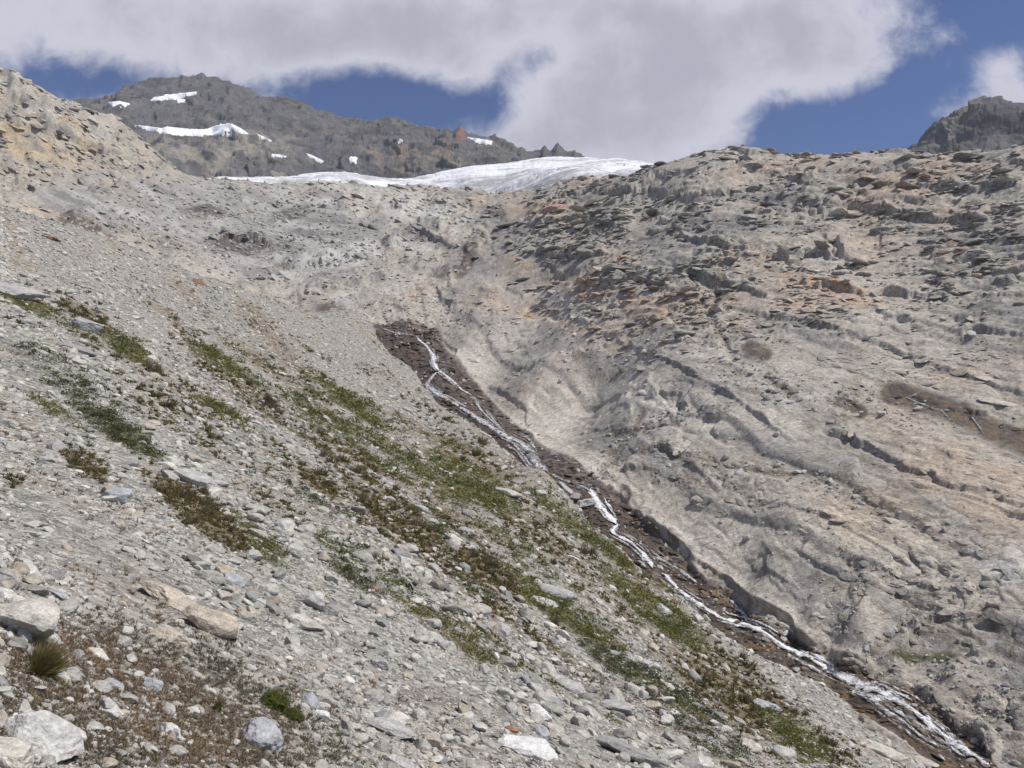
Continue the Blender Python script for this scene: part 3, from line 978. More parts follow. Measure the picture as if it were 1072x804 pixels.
c5 = fbm(frame_coords(pB, DIP, 7.0) / 1.1, 4, 245, 0.6)
colB = lerp3(colB, (0.165, 0.148, 0.125), sstep(c5, 0.2, 0.6) * 0.5 * L_)
colB = lerp3(colB, (0.520, 0.485, 0.430), smooth_slab * sstep(c1 + c5 * 0.6, -0.4, 0.2) * 0.6)
colB *= (1 + 0.16 * CID)[:, None]
# rust stains
rust = np.zeros(len(pB))
for (cx, cy, a, b, deg) in [(795, 273, 34, 13, 8), (645, 268, 26, 8, 20), (612, 316, 22, 7, 25), (700, 364, 14, 6, 20), (640, 368, 16, 7, 20), (500, 312, 30, 7, 10), (560, 330, 60, 8, 15), (480, 300, 30, 6, 20),
                         (1040, 495, 40, 7, 15), (985, 262, 30, 12, 5), (1025, 545, 40, 14, 20), (560, 285, 40, 10, 25), (680, 320, 90, 10, 20), (850, 300, 120, 12, 12), (340, 312, 30, 9, -10), (575, 225, 50, 10, 10)]:
    rust = np.maximum(rust, lk(cx, cy, a, b, deg, 0.3, 1.3))
rk = rust * sstep(c3 + 0.7 * c1 + 0.3 * w2, -0.15, 0.5)
colB = lerp3(colB, (0.44, 0.33, 0.225), rk * 0.6)
colB = lerp3(colB, (0.42, 0.215, 0.09), rk * sstep(c1 + c3, 0.45, 0.9) * 0.6)
# the ochre hill on the left, the grey basin, dark cliffs
lefthill = (1 - sstep(ellipse(bpx, bpy_, 40, 130, 190, 62, 22), 0.75, 1.1)) * far
colB = lerp3(colB, (0.370, 0.335, 0.280), lefthill * 0.7)
colB = lerp3(colB, (0.430, 0.335, 0.220), lefthill * sstep(fbm(pB / 16.0, 4, 251), 0.0, 0.5) * 0.75)
colB = lerp3(colB, (0.215, 0.205, 0.190), lefthill * sstep(fbm(frame_coords(pB, (0.4, -0.3, 0.8), 2.5) / 6.0, 5, 255, 0.6), 0.05, 0.45) * 0.8)
colB = lerp3(colB, (0.275, 0.265, 0.255), basin * 0.7)
colB = lerp3(colB, (0.40, 0.385, 0.365), basin * sstep(fbm(frame_coords(pB, (0.8, -0.5, -0.3), 5.0) / 7.0, 5, 261, 0.6), 0.0, 0.4) * 0.8)
colB = lerp3(colB, (0.17, 0.16, 0.155), basin * sstep(fbm(frame_coords(pB, (0.8, -0.4, -0.4), 4.0) / 5.0, 5, 265, 0.6), 0.12, 0.5) * 0.7)
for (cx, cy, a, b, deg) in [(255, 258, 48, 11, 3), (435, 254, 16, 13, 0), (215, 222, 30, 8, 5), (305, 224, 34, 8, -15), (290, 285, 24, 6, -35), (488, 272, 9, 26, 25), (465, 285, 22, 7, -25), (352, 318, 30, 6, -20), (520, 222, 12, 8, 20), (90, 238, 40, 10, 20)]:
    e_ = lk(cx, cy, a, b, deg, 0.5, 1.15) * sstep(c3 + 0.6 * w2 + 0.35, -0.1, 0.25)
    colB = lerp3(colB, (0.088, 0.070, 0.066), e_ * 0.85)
pale = lk(395, 215, 120, 22, 6) + lk(350, 272, 110, 14, -14) + lk(400, 300, 80, 12, -16) + lk(470, 245, 50, 14, -25) + 0.7 * lk(60, 110, 90, 24, 22) + lk(560, 305, 60, 12, 15) + lk(1050, 585, 50, 26, 25)
colB = lerp3(colB, (0.47, 0.45, 0.415), np.clip(pale, 0, 1) * sstep(c1 + 0.5 * c3, -0.3, 0.3) * 0.8)
# gullies and benches hold dark gravel, moss and soil
bench = np.clip(lk(720, 480, 120, 10, 5) + lk(790, 395, 60, 16, 15) + lk(880, 510, 110, 10, 15) + lk(760, 330, 18, 50, -15), 0, 1)
colB = lerp3(colB, (0.165, 0.138, 0.098), np.clip(gul * 0.6 + bench * sstep(c3 + w2, 0.0, 0.5) * 0.55, 0, 1))
moss = np.clip(lk(895, 437, 16, 7, 0) + lk(988, 690, 16, 14, 20) + lk(955, 690, 30, 8, 10) + lk(640, 478, 6, 18, 30) * 0.6 + lk(815, 468, 14, 4, 0) * 0.6 + lk(1060, 660, 20, 10, 0) * 0.6, 0, 1) * sstep(c3 + w2, -0.25, 0.25)
colB = lerp3(colB, (0.075, 0.082, 0.030), moss * 0.85)
# wet brown rock by the water
seep_a = [(1000, 448), (1030, 452), (1090, 475)]
SEEPS = [[(935, 412), (975, 424), (1010, 436), (1045, 450), (1090, 470)], [(785, 366), (800, 372)], [(880, 425), (900, 436)]]
seep = np.zeros(len(pB))
for s_, wd in zip(SEEPS, (19, 11, 10)):
    dd, _ = seg_dist(bpx, bpy_, s_)
    seep = np.maximum(seep, 1 - sstep(dd + 6 * w2, wd * 0.45, wd))
wetstreak = (1 - sstep(bdd, 4, 26)) * (~bed) * (rB < 120) * sstep(fbm(frame_coords(pB, (0.2, 0.2, 1), 5.0) / 1.3, 3, 271), 0.08, 0.4) * (bpx > 640)
wet = np.clip(np.maximum(np.maximum(bedf, seep * 0.9), wetstreak * 0.75), 0, 1)
wcol = np.tile(np.array([[0.062, 0.043, 0.034]], f32), (len(pB), 1))
wcol = lerp3(wcol, (0.135, 0.080, 0.028), sstep(fbm(pB / 1.5, 4, 281) - 0.22 + 0.45 * sstep(bpx, 580, 800), 0.1, 0.5) * 0.8)
wcol = lerp3(wcol, (0.030, 0.024, 0.022), sstep(fbm(pB / 0.9, 3, 285), 0.1, 0.5) * 0.7)
wcol = lerp3(wcol, (0.165, 0.140, 0.115), sstep(fbm(pB / 2.2, 4, 289), 0.18, 0.5) * 0.7)
colB = colB + (wcol - colB) * (wet * 0.93)[:, None]
colB = np.maximum(colB, 0.015)
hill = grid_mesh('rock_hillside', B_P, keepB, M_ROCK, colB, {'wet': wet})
tag(hill, 'grey and rust stained bedrock hillside rising beyond the stream', 'rocky hillside', kind='structure')

# ------------------------------------------------------------------ glacier and far mountains
def mountain(S, name, az0, az1, na, r0, r1, nr, label, seed, spikes=()):
    A, L, r, P, N = base_grid(S, az0, az1, na, r0, r1, nr)
    p = P.reshape(-1, 3); n = N.reshape(-1, 3)
    px, py = project(p[:, 0], p[:, 1], p[:, 2])
    w = fbm(p / 160.0, 3, seed)
    rid = fbm(frame_coords(p, (0.25, -0.5, -0.6), 2.2) / 55.0 + w[:, None] * 0.4, 5, seed + 5, 0.52, True)
    lg, _ = ledges(p @ unit((0.3, 0.1, 0.95)) + 18 * w, 42.0)
    d = 7.0 * rid + 4.0 * lg * sstep(fbm(p / 90.0, 2, seed + 30), -0.2, 0.3) + 1.0 * fbm(p / 14.0, 3, seed + 12, 0.6)
    for (sz, am) in ((70.0, 9.0), (26.0, 4.5), (11.0, 2.0)):
        st, tl, jn = facets(p, [(1, .2, -.3), (-.2, .5, .85), (.3, -.8, .5)], (sz, sz * 1.6, sz * 0.8), seed + int(sz), 0.5 * w[:, None])
        d += am * (0.15 * st + 0.9 * tl)
    for (sx, sy, wd, hh) in spikes:
        g = np.maximum(0, 1 - np.abs(px - sx + 1.2 * fbm(p / 12.0, 2, seed + 40)) / wd) * (1 - sstep(np.abs(py - sy), 3, 11))
        p = p + np.array([0, 0, 1.0]) * (g * hh * r.reshape(-1) / F)[:, None]
    P = (p + n * d[:, None]).reshape(P.shape)
    p = P.reshape(-1, 3)
    return A, P, p, r, px, py, w, rid


A_, P_, p_, r_, mx_, my_, w_, rid_ = mountain(SE, 'mountain', R(-36), R(10), 900, 850.0, 1900.0, 420, '', 301,
                                              [(468, 143, 5, 5), (481, 143, 7, 8), (570, 161, 4, 5), (583, 161, 6, 8), (600, 166, 3, 4), (545, 158, 4, 3), (191, 84, 5, 1.5), (227, 83, 5, 2)])
cm = np.tile(np.array([[0.104, 0.102, 0.104]], f32), (len(p_), 1))
k1 = fbm(p_ / 70.0, 5, 321); k2 = fbm(frame_coords(p_, (0.2, -0.4, -0.9), 3.0) / 22.0, 4, 331)
cm = lerp3(cm, (0.062, 0.062, 0.066), sstep(k1, -0.05, 0.45) * 0.8)
cm = lerp3(cm, (0.185, 0.158, 0.130), sstep(k2 + 0.5 * k1, 0.2, 0.6) * 0.45)
low = sstep(my_, 138, 150) * sstep(mx_, 330, 280)
cm = lerp3(cm, (0.245, 0.220, 0.185), low * sstep(k2 + 0.3, -0.1, 0.5) * 0.85)
cliff = (1 - sstep(ellipse(mx_, my_, 285, 178, 60, 9, 2), 0.6, 1.1))
cm = lerp3(cm, (0.100, 0.098, 0.098), cliff * 0.8)
cl2 = (1 - sstep(ellipse(mx_, my_, 450, 168, 75, 17, 8), 0.7, 1.1))
cm = lerp3(cm, (0.200, 0.160, 0.125), cl2 * sstep(k2, -0.2, 0.3) * 0.7)
cm = lerp3(cm, (0.22, 0.12, 0.085), (1 - sstep(ellipse(mx_, my_, 481, 146, 7, 10, 0), 0.5, 1.2)) * 0.7)
mnt = grid_mesh('mountain', P_, None, M_MOUNT, cm, {'wet': np.zeros(len(p_))})
tag(mnt, 'dark rocky mountain ridge with snow patches behind the glacier', 'mountain', kind='structure')
E_P, E_N = P_, normals_of(P_)
E_px, E_py = [v.reshape(P_.shape[:2]) for v in project(P_[..., 0].ravel(), P_[..., 1].ravel(), P_[..., 2].ravel())]

A2, P2, p2, r2, fx2, fy2, w2_, rid2 = mountain(SF, 'mountain', R(23), R(40), 380, 950.0, 1500.0, 240, '', 401)
cm = np.tile(np.array([[0.098, 0.094, 0.094]], f32), (len(p2), 1))
k1 = fbm(p2 / 50.0, 5, 421)
cm = lerp3(cm, (0.058, 0.058, 0.062), sstep(k1, -0.05, 0.4) * 0.8)
cm = lerp3(cm, (0.165, 0.140, 0.115), sstep(-k1, 0.15, 0.5) * 0.6)
mnt2 = grid_mesh('mountain', P2, None, M_MOUNT, cm, {'wet': np.zeros(len(p2))})
tag(mnt2, 'dark grey mountain shoulder behind the right end of the rocky skyline', 'mountain', kind='structure')

gA, gL, gr, gP, gN = base_grid(SG, R(-24), R(14), 620, 210.0, 700.0, 260)
pg = gP.reshape(-1, 3)
dg = 1.3 * fbm(pg / 40.0, 3, 501) + 0.5 * fbm(pg / 9.0, 4, 505, 0.55, True) + 0.25 * fbm(pg / 3.0, 3, 508)
cv = fbm(frame_coords(pg, (0.95, 0.3, 0), 3.5) / 9.0, 4, 511, 0.55)
crev = (1 - sstep(np.abs(cv), 0.0, 0.05)) * sstep(fbm(pg / 40.0, 2, 515), -0.1, 0.3)
dg -= 1.3 * crev
gP = (pg + gN.reshape(-1, 3) * dg[:, None]).reshape(gP.shape)
tB = SB.tan(gA, np.minimum(gL, math.log(470)))
gpx, gpy = project(gP[..., 0], gP[..., 1], gP[..., 2])
gf = [q for q in G_PTS if len(q) == 3 and q[0] >= 180]
front = [(180, 650), (250, 650), (300, 655), (370, 660), (440, 620), (490, 560), (535, 500), (570, 470), (600, 450), (650, 420), (700, 395)]
front = [(q[0], q[2]) for q in pull([(a, 0, b) for a, b in front])]
gfr = np.interp(gpx, [q[0] for q in front], [q[1] for q in front])
gkeep = (gP[..., 2] > gr * tB - 5.0) & (gr > gfr * 0.965 + 3.0 * fbm(pg / 7.0, 3, 520).reshape(gr.shape)) & (gpx > 170) & (gpx < 705)
gdirt = np.clip((1 - sstep(gr / gfr, 1.0, 1.16)).reshape(-1) + 0.8 * crev + 0.8 * sstep(fbm(frame_coords(pg, (1, 0, 0), 4.0) / 12.0, 3, 525), 0.1, 0.5), 0, 1)
glacier = grid_mesh('glacier', gP, gkeep, M_ICE, None, {'grime': gdirt})
tag(glacier, 'white glacier tongue capping the head of the valley', 'glacier')

# snow patches lie on the mountain, each a thin lens with a ragged edge
SNOW = [
    ([(112, 108), (125, 106.5), (136, 109), (130, 112), (118, 112.5)], 'small snow patch at the left shoulder of the dark peak'),
    ([(156, 105), (168, 101.5), (182, 99), (206, 96.5), (205, 99), (188, 103), (170, 106)], 'slanting snow strip just under the summit of the dark peak'),
    ([(184, 104.5), (194, 104.5), (194, 107), (186, 107.5)], 'tiny snow patch below the slanting summit snow strip'),
    ([(139, 131.5), (155, 133), (169, 135), (175, 133.5), (203, 136), (216, 136), (222, 133.5), (242, 130), (252, 135), (260, 140.5), (231, 141.5), (190, 142.5), (163, 138.5)], 'largest snow patch, lying across the ledge of the dark peak'),
    ([(267, 140), (274, 143), (284, 147.5), (283, 149), (272, 145)], 'thin snow streak to the right of the largest snow patch'),
    ([(283, 162), (292, 162.5), (301, 165), (297, 166), (286, 164)], 'faint snow streak above the dark cliff over the glacier strip'),
    ([(319, 160.5), (328, 164), (339, 169.5), (336, 171), (325, 165.5)], 'narrow slanting snow streak in the gully above the glacier'),
    ([(366, 166), (373.5, 165), (373, 171), (366.5, 171)], 'small square snow patch beside the dark pinnacle'),
    ([(411, 141), (419.5, 139.5), (419.5, 142), (413, 142.5)], 'left snow speck high on the ridge, above another speck'),
    ([(415.5, 149), (421, 146.5), (422, 149), (417, 150.5)], 'lowest of three snow specks on the brown ridge'),
    ([(431, 139), (436, 139), (436, 141), (432, 141)], 'right and smallest snow speck on the ridge'),
    ([(454, 146.5), (461, 143.5), (464, 146.5), (460, 148)], 'snow patch on the ridge left of the brown pinnacles'),
    ([(490, 144.5), (502, 146), (516, 148.5), (515, 151), (498, 150)], 'snow strip along the ridge right of the brown pinnacles'),
]
na, nr = E_px.shape
for poly, label in SNOW:
    poly = np.array(poly)
    x0, y0 = poly.min(0) - 1.5; x1, y1 = poly.max(0) + 1.5
    box = (E_px > x0) & (E_px < x1) & (E_py > y0) & (E_py < y1) & (np.hypot(E_P[..., 0], E_P[..., 1]) < 1490)
    ii, jj = np.nonzero(box)
    if len(ii) == 0:
        continue
    i0, i1 = max(ii.min() - 1, 0), min(ii.max() + 2, na); j0, j1 = max(jj.min() - 1, 0), min(jj.max() + 2, nr)
    KU = 3
    us = np.linspace(0, i1 - i0 - 1, (i1 - i0 - 1) * KU + 1); vs = np.linspace(0, j1 - j0 - 1, (j1 - j0 - 1) * KU + 1)

    def up(a):
        a = a[i0:i1, j0:j1]
        ui = np.minimum(us.astype(int), a.shape[0] - 2); uf = (us - ui)[:, None, None]
        vi = np.minimum(vs.astype(int), a.shape[1] - 2); vf = (vs - vi)[None, :, None]
        g = lambda x, y: a[np.ix_(x, y)]
        return (g(ui, vi) * (1 - uf) + g(ui + 1, vi) * uf) * (1 - vf) + (g(ui, vi + 1) * (1 - uf) + g(ui + 1, vi + 1) * uf) * vf
    Pu = up(E_P); Nu = up(E_N)
    Nu[:] = Nu.mean((0, 1)); Nu /= np.linalg.norm(Nu[0, 0])
    for _ in range(50):                    # snow fills hollows
        Pu[1:-1, 1:-1] = (Pu[:-2, 1:-1] + Pu[2:, 1:-1] + Pu[1:-1, :-2] + Pu[1:-1, 2:] + Pu[1:-1, 1:-1] * 2) / 6
    px, py = project(Pu[..., 0], Pu[..., 1], Pu[..., 2])
    jit = fbm(Pu.reshape(-1, 3) / 9.0, 3, 601).reshape(px.shape) * 1.3
    ins = in_poly(px + jit, py + jit * 0.7, poly)
    ed, _ = seg_dist(px, py, [tuple(v) for v in poly] + [tuple(poly[0])])
    hgt = np.where(ins, 1.2 + np.minimum(ed, 3.0) * 1.1, -1.0)
    keep = ins.copy()
    keep[1:] |= ins[:-1]; keep[:-1] |= ins[1:]; k2_ = keep.copy(); keep[:, 1:] |= k2_[:, :-1]; keep[:, :-1] |= k2_[:, 1:]
    lab = np.zeros(keep.shape, int); best = (0, 0); nl = 0
    for a0, b0 in zip(*np.nonzero(keep)):
        if lab[a0, b0]:
            continue
        nl += 1; st_ = [(a0, b0)]; lab[a0, b0] = nl; c_ = 0
        while st_:
            a1, b1 = st_.pop(); c_ += 1
            for a2, b2 in ((a1 + 1, b1), (a1 - 1, b1), (a1, b1 + 1), (a1, b1 - 1)):
                if 0 <= a2 < keep.shape[0] and 0 <= b2 < keep.shape[1] and keep[a2, b2] and not lab[a2, b2]:
                    lab[a2, b2] = nl; st_.append((a2, b2))
        best = max(best, (c_, nl))
    keep = lab == best[1]
    if keep.sum() < 6:
        continue
    toc = -Pu / np.linalg.norm(Pu, axis=-1, keepdims=True)
    o = grid_mesh('snow_patch', Pu + (Nu * 0.6 + np.array([0, 0, 0.5])) * hgt[..., None], keep, M_SNOW)
    tag(o, label, 'snow patch', 'old snow patches on the mountain')

# ------------------------------------------------------------------ finding places on the ground
W_, H_ = 1072, 804


class Ground:
    def __init__(s, P, N, keep=None):
        s.P = P.reshape(-1, 3); s.N = N.reshape(-1, 3)
        px, py = project(s.P[:, 0], s.P[:, 1], s.P[:, 2])
        s.px, s.py = px, py
        dist = np.linalg.norm(s.P, axis=1)
        ix = np.floor(px).astype(int); iy = np.floor(py).astype(int)
        ok = (ix >= 0) & (ix < W_) & (iy >= 0) & (iy < H_)
        if keep is not None:
            ok &= keep.reshape(-1)
        idx = np.nonzero(ok)[0]
        idx = idx[np.argsort(-dist[idx], kind='stable')]
        s.buf = np.full((H_, W_), -1, int)
        s.buf[iy[idx], ix[idx]] = idx
        dep = np.where(s.buf >= 0, dist[s.buf], 1e9)
        for k in range(3):                 # close holes with the nearest neighbour
            for dy, dx in ((0, 1), (0, -1), (1, 0), (-1, 0)):
                nb = np.roll(s.buf, (dy, dx), (0, 1)); nd = np.roll(dep, (dy, dx), (0, 1))
                take = (s.buf < 0) & (nb >= 0)
                s.buf = np.where(take, nb, s.buf); dep = np.where(take, nd, dep)
        s.dep = dep

    def at(s, px, py):
        ix = np.clip(np.floor(np.asarray(px)).astype(int), 0, W_ - 1); iy = np.clip(np.floor(np.asarray(py)).astype(int), 0, H_ - 1)
        return s.buf[iy, ix]


GA = Ground(A_P, A_N)
GB = Ground(B_P, B_N2, keepB)
visA = GA.dep <= GB.dep + 0.5          # where the moraine is the front surface


def spot(px, py):
    """point and normal on whichever ground is in front"""
    ix = int(min(max(px, 0), W_ - 1)); iy = int(min(max(py, 0), H_ - 1))
    g = GA if (visA[iy, ix] and GA.buf[iy, ix] >= 0) else GB
    i = g.buf[iy, ix]
    if i < 0:
        g = GB if g is GA else GA
        i = g.buf[iy, ix]
    return g.P[i], g.N[i]


# ------------------------------------------------------------------ water
def ribbon(pts, wpx, strength, Vs, Fs, Fl, seed):
    """a strand of water that follows the bed; pts in frame positions, wpx = half width"""
    pts = np.array(pts, float)
    L = np.concatenate([[0], np.cumsum(np.hypot(*np.diff(pts, axis=0).T))])
    n = max(int(L[-1] / 1.6), 4)
    s = np.linspace(0, L[-1], n)
    x = np.interp(s, L, pts[:, 0]); y = np.interp(s, L, pts[:, 1])
    jl = fbm(np.stack([s / 9.0, s * 0 + seed, s * 0], 1), 3, 700 + seed)
    jw = 1 + 0.7 * fbm(np.stack([s / 7.0, s * 0 + seed, s * 0 + 5], 1), 3, 740 + seed)
    x = x + 2.2 * jl; y = y + 1.2 * jl
    tx = np.gradient(x); ty = np.gradient(y); tl = np.hypot(tx, ty) + 1e-9
    nx, ny = -ty / tl, tx / tl
    tap = np.clip(np.minimum(s, L[-1] - s) / 6.0, 0.25, 1.0)
    C = []
    Nn = []
    for a, b in zip(x, y):
        i = GB.at(a, b)
        C.append(GB.P[i]); Nn.append(GB.N[i])
    C = np.array(C); Nn = np.array(Nn)
    ker = np.array([1, 2, 3, 2, 1]) / 9.0
    for k in range(3):
        C[:, k] = np.convolve(np.pad(C[:, k], 2, 'edge'), ker, 'valid')
        Nn[:, k] = np.convolve(np.pad(Nn[:, k], 2, 'edge'), ker, 'valid')
    Nn /= np.linalg.norm(Nn, axis=1, keepdims=True)
    T = np.gradient(C, axis=0); T /= np.linalg.norm(T, axis=1, keepdims=True) + 1e-9
    S_ = np.cross(Nn, T); S_ /= np.linalg.norm(S_, axis=1, keepdims=True)
    dist = np.linalg.norm(C, axis=1)
    half = 1.6 * wpx * jw * tap * dist / F
    along = np.concatenate([[0], np.cumsum(np.linalg.norm(np.diff(C, axis=0), axis=1))])
    base = sum(len(v) for v in Vs)
    m = 7
    V = np.zeros((n, m, 3)); FLW = np.zeros((n, m, 3))
    for k in range(m):
        e = -1 + 2 * k / (m - 1)
        bulge = 0.07 * (1 - e * e) + 0.03
        Q = C + S_ * (half * e * 1.15)[:, None]
        lump = 0.05 * fbm(np.stack([s / 3.0, s * 0 + e * 2, s * 0 + seed], 1), 2, 780)
        V[:, k] = Q + Nn * (bulge + lump)[:, None] + np.array([0, 0, 0.05])
        FLW[:, k] = np.stack([np.full(n, e), along + seed * 31, np.full(n, strength)], 1)
    idx = base + np.arange(n * m).reshape(n, m)
    Vs.append(V.reshape(-1, 3)); Fl.append(FLW.reshape(-1, 3))
    Fs.append(np.stack([idx[:-1, :-1], idx[1:, :-1], idx[1:, 1:], idx[:-1, 1:]], -1).reshape(-1, 4))


def stream_object(name, strands, label):
    Vs, Fs, Fl = [], [], []
    gw = np.random.default_rng(8)
    for k, (pts, w, st) in enumerate(strands):
        ribbon(pts, w * 0.74, st * 0.95, Vs, Fs, Fl, k + 1)
        if len(pts) < 3:
            continue
        q_ = np.array(pts, float)
        for sgn in (-1, 1):
            for rep_ in range(3):
                n_ = len(q_)
                a_ = gw.uniform(0.0, 0.55); b_ = min(1.0, a_ + gw.uniform(0.25, 0.6))
                tt = np.linspace(a_, b_, max(4, int(n_ * 1.5))) * (n_ - 1)
                xx_ = np.interp(tt, np.arange(n_), q_[:, 0]); yy_ = np.interp(tt, np.arange(n_), q_[:, 1])
                o_ = sgn * w * gw.uniform(0.5, 2.1)
                ribbon(np.stack([xx_ + o_ * 0.7, yy_ - o_ * 0.7], 1), w * gw.uniform(0.14, 0.40), st * gw.uniform(0.35, 0.9), Vs, Fs, Fl, 100 + 7 * k + rep_ * 3 + (sgn > 0))
    o = raw_mesh(name, np.concatenate(Vs), np.concatenate(Fs), M_WATER, True)
    at = o.data.attributes.new('flow', 'FLOAT_VECTOR', 'POINT')
    at.data.foreach_set('vector', np.ascontiguousarray(np.concatenate(Fl), f32).ravel())
    tag(o, label, 'stream', kind='structure')
    return o


stream_object('stream_water', [
    ([(435, 352), (452, 369), (454, 379), (458, 387), (474, 399), (487, 411), (494, 414)], 2.6, 0.55),
    ([(452, 368), (455, 380), (459, 389)], 3.4, 0.7),
    ([(458, 389), (450, 398), (447, 403), (454, 411), (474, 421), (498, 437), (523, 453)], 3.0, 0.5),
    ([(442, 402), (454, 409), (470, 417)], 2.2, 0.4),
    ([(496, 416), (503, 429), (512, 438), (525, 451)], 2.2, 0.4),
    ([(508, 430), (518, 441), (530, 456)], 2.0, 0.35),
    ([(498, 437), (519, 450), (530, 458), (547, 465), (560, 484), (575, 497)], 4.6, 0.5),
    ([(530, 456), (545, 462), (556, 472), (566, 488)], 4.0, 0.35),
    ([(398, 344), (420, 350), (432, 351)], 1.4, 0.35), ([(390, 347), (393, 354)], 1.4, 0.5), ([(424, 345), (427, 352)], 1.2, 0.4),
    ([(575, 496), (588, 503), (600, 507), (612, 511), (620, 517)], 2.6, 0.3),
    ([(617, 512), (629, 531), (638, 541), (645, 550)], 4.4, 0.75),
    ([(648, 549), (640, 558), (659, 568), (674, 581), (684, 597)], 3.6, 0.65),
    ([(640, 559), (652, 564), (664, 570)], 3.0, 0.6),
    ([(679, 575), (694, 588), (713, 598), (731, 613)], 2.2, 0.4),
    ([(692, 600), (704, 611), (715, 622), (737, 637), (756, 648)], 3.8, 0.65),
    ([(737, 637), (756, 649), (782, 655), (800, 663), (819, 677), (838, 686)], 4.0, 0.75),
    ([(763, 628), (772, 636), (778, 644), (784, 654)], 2.2, 0.55),
    ([(830, 681), (850, 692), (876, 706), (897, 717), (921, 724)], 5.5, 0.75),
    ([(876, 706), (897, 718), (921, 726), (951, 741), (970, 757)], 7.0, 0.55),
    ([(940, 736), (960, 748), (984, 768), (1008, 786), (1036, 804)], 5.5, 0.6),
    ([(905, 728), (919, 739), (942, 755), (966, 774), (985, 784)], 4.0, 0.4),
    ([(925, 738), (950, 752), (975, 768)], 4.0, 0.3),
    ([(980, 790), (990, 800)], 3.0, 0.4),
    ([(700, 614), (722, 632), (746, 645), (770, 660), (800, 672)], 2.4, 0.15),
], 'white mountain stream tumbling over dark brown rock')
stream_object('stream_water', [
    ([(945, 415), (965, 424), (985, 430), (1000, 445), (1012, 447)], 0.9, 0.34),
    ([(960, 433), (975, 440), (985, 446)], 1.0, 0.34),
    ([(1015, 434), (1024, 446), (1030, 456)], 0.9, 0.34),
    ([(796, 371), (800, 378)], 2.2, 0.7),
], 'thin white trickles running over the brown wet ledge on the hillside')

# ------------------------------------------------------------------ stones
def ico(sub):
    import bmesh
    bm = bmesh.new()
    bmesh.ops.create_icosphere(bm, subdivisions=sub, radius=1.0)
    bm.verts.ensure_lookup_table()
    V = np.array([v.co[:] for v in bm.verts]); Fc = np.array([[v.index for v in f.verts] for f in bm.faces])
    bm.free()
    return V, Fc


ICO = {k: ico(k) for k in (1, 2, 3, 4)}


def stone_shape(sub, seed, cuts=9, rough=0.0):
    """an angular stone: a ball cut by planes, then worn"""
    g = np.random.default_rng(seed)
    V, Fc = ICO[sub]
    V = V.copy()
    for _ in range(cuts):
        n = g.normal(size=3); n /= np.linalg.norm(n)
        h = g.uniform(0.50, 0.90)
        dd = V @ n
        V = V - np.outer(np.maximum(dd - h, 0) * 0.97, n)
    if rough:
        V += (V / np.linalg.norm(V, axis=1, keepdims=True)) * (rough * fbm(V * 2.3 + seed * 3.1, 4, seed))[:, None]
    V -= (V.max(0) + V.min(0)) / 2
    V /= (V.max(0) - V.min(0)) / 2
    return V, Fc


SHAPES = {1: [stone_shape(1, 10 + k, 5) for k in range(24)], 2: [stone_shape(2, 50 + k, 9) for k in range(24)], 3: [stone_shape(3, 90 + k, 10, 0.05) for k in range(16)]}
PALETTE = np.array([(0.48, 0.465, 0.43), (0.42, 0.405, 0.38), (0.365, 0.352, 0.33), (0.30, 0.292, 0.28), (0.56, 0.545, 0.51), (0.44, 0.40, 0.34), (0.38, 0.335, 0.28), (0.345, 0.345, 0.35), (0.41, 0.32, 0.23), (0.19, 0.18, 0.175)])
PWEIGHT = np.array([26, 24, 15, 7, 14, 8, 4, 4, 0.5, 1.2]); PWEIGHT /= PWEIGHT.sum()


def basis(N, yaw, tiltx, tilty):
    """rotation matrices (n,3,3): z axis near N"""
    N = N / np.linalg.norm(N, axis=1, keepdims=True)
    ref = np.tile(np.array([[1.0, 0, 0]]), (len(N), 1))
    X = ref - N * (ref * N).sum(1, keepdims=True); X /= np.linalg.norm(X, axis=1, keepdims=True)
    Y = np.cross(N, X)
    N2 = N + X * tiltx[:, None] + Y * tilty[:, None]; N2 /= np.linalg.norm(N2, axis=1, keepdims=True)
    Xr = X * np.cos(yaw)[:, None] + Y * np.sin(yaw)[:, None]
    Xr = Xr - N2 * (Xr * N2).sum(1, keepdims=True); Xr /= np.linalg.norm(Xr, axis=1, keepdims=True)
    Yr = np.cross(N2, Xr)
    return np.stack([Xr, Yr, N2], 2)


def merged_stones(name, C, Rm, S, cols, lod, mat):
    """many stones as one mesh"""
    Vs, Fs, Cs = [], [], []
    base = 0
    which = rng.integers(0, len(SHAPES[lod]), len(C))
    for k, (V, Fc) in enumerate(SHAPES[lod]):
        sel = np.nonzero(which == k)[0]
        if len(sel) == 0:
            continue
        X = np.einsum('nij,nvj->nvi', Rm[sel], V[None] * S[sel][:, None, :]) + C[sel][:, None, :]
        n, m = X.shape[:2]
        Vs.append(X.reshape(-1, 3))
        Fs.append((Fc[None] + (base + np.arange(n) * m)[:, None, None]).reshape(-1, 3))
        Cs.append(np.repeat(cols[sel], m, axis=0))
        base += n * m
    return np.concatenate(Vs), np.concatenate(Fs), np.concatenate(Cs)


def scatter(G, npts, pxmin, expo, pxmax, mask, seed):
    """stones spread over a ground; sizes in the power law of broken rock"""
    g = np.random.default_rng(seed)
    x = g.uniform(-6, W_ + 6, npts); y = g.uniform(60, H_ + 6, npts)
    idx = G.at(x, y)
    ok = (idx >= 0) & mask(x, y)
    x, y, idx = x[ok], y[ok], idx[ok]
    size = np.minimum(pxmin * g.uniform(1e-4, 1, len(x)) ** (-1.0 / expo), pxmax)
    P = G.P[idx] + 0; N = G.N[idx]
    dist = np.linalg.norm(P, axis=1)
    P = P + g.normal(0, 0.45, P.shape) * (dist / F)[:, None] * np.array([1, 1, 0.0])
    return x, y, P, N, dist, size, g


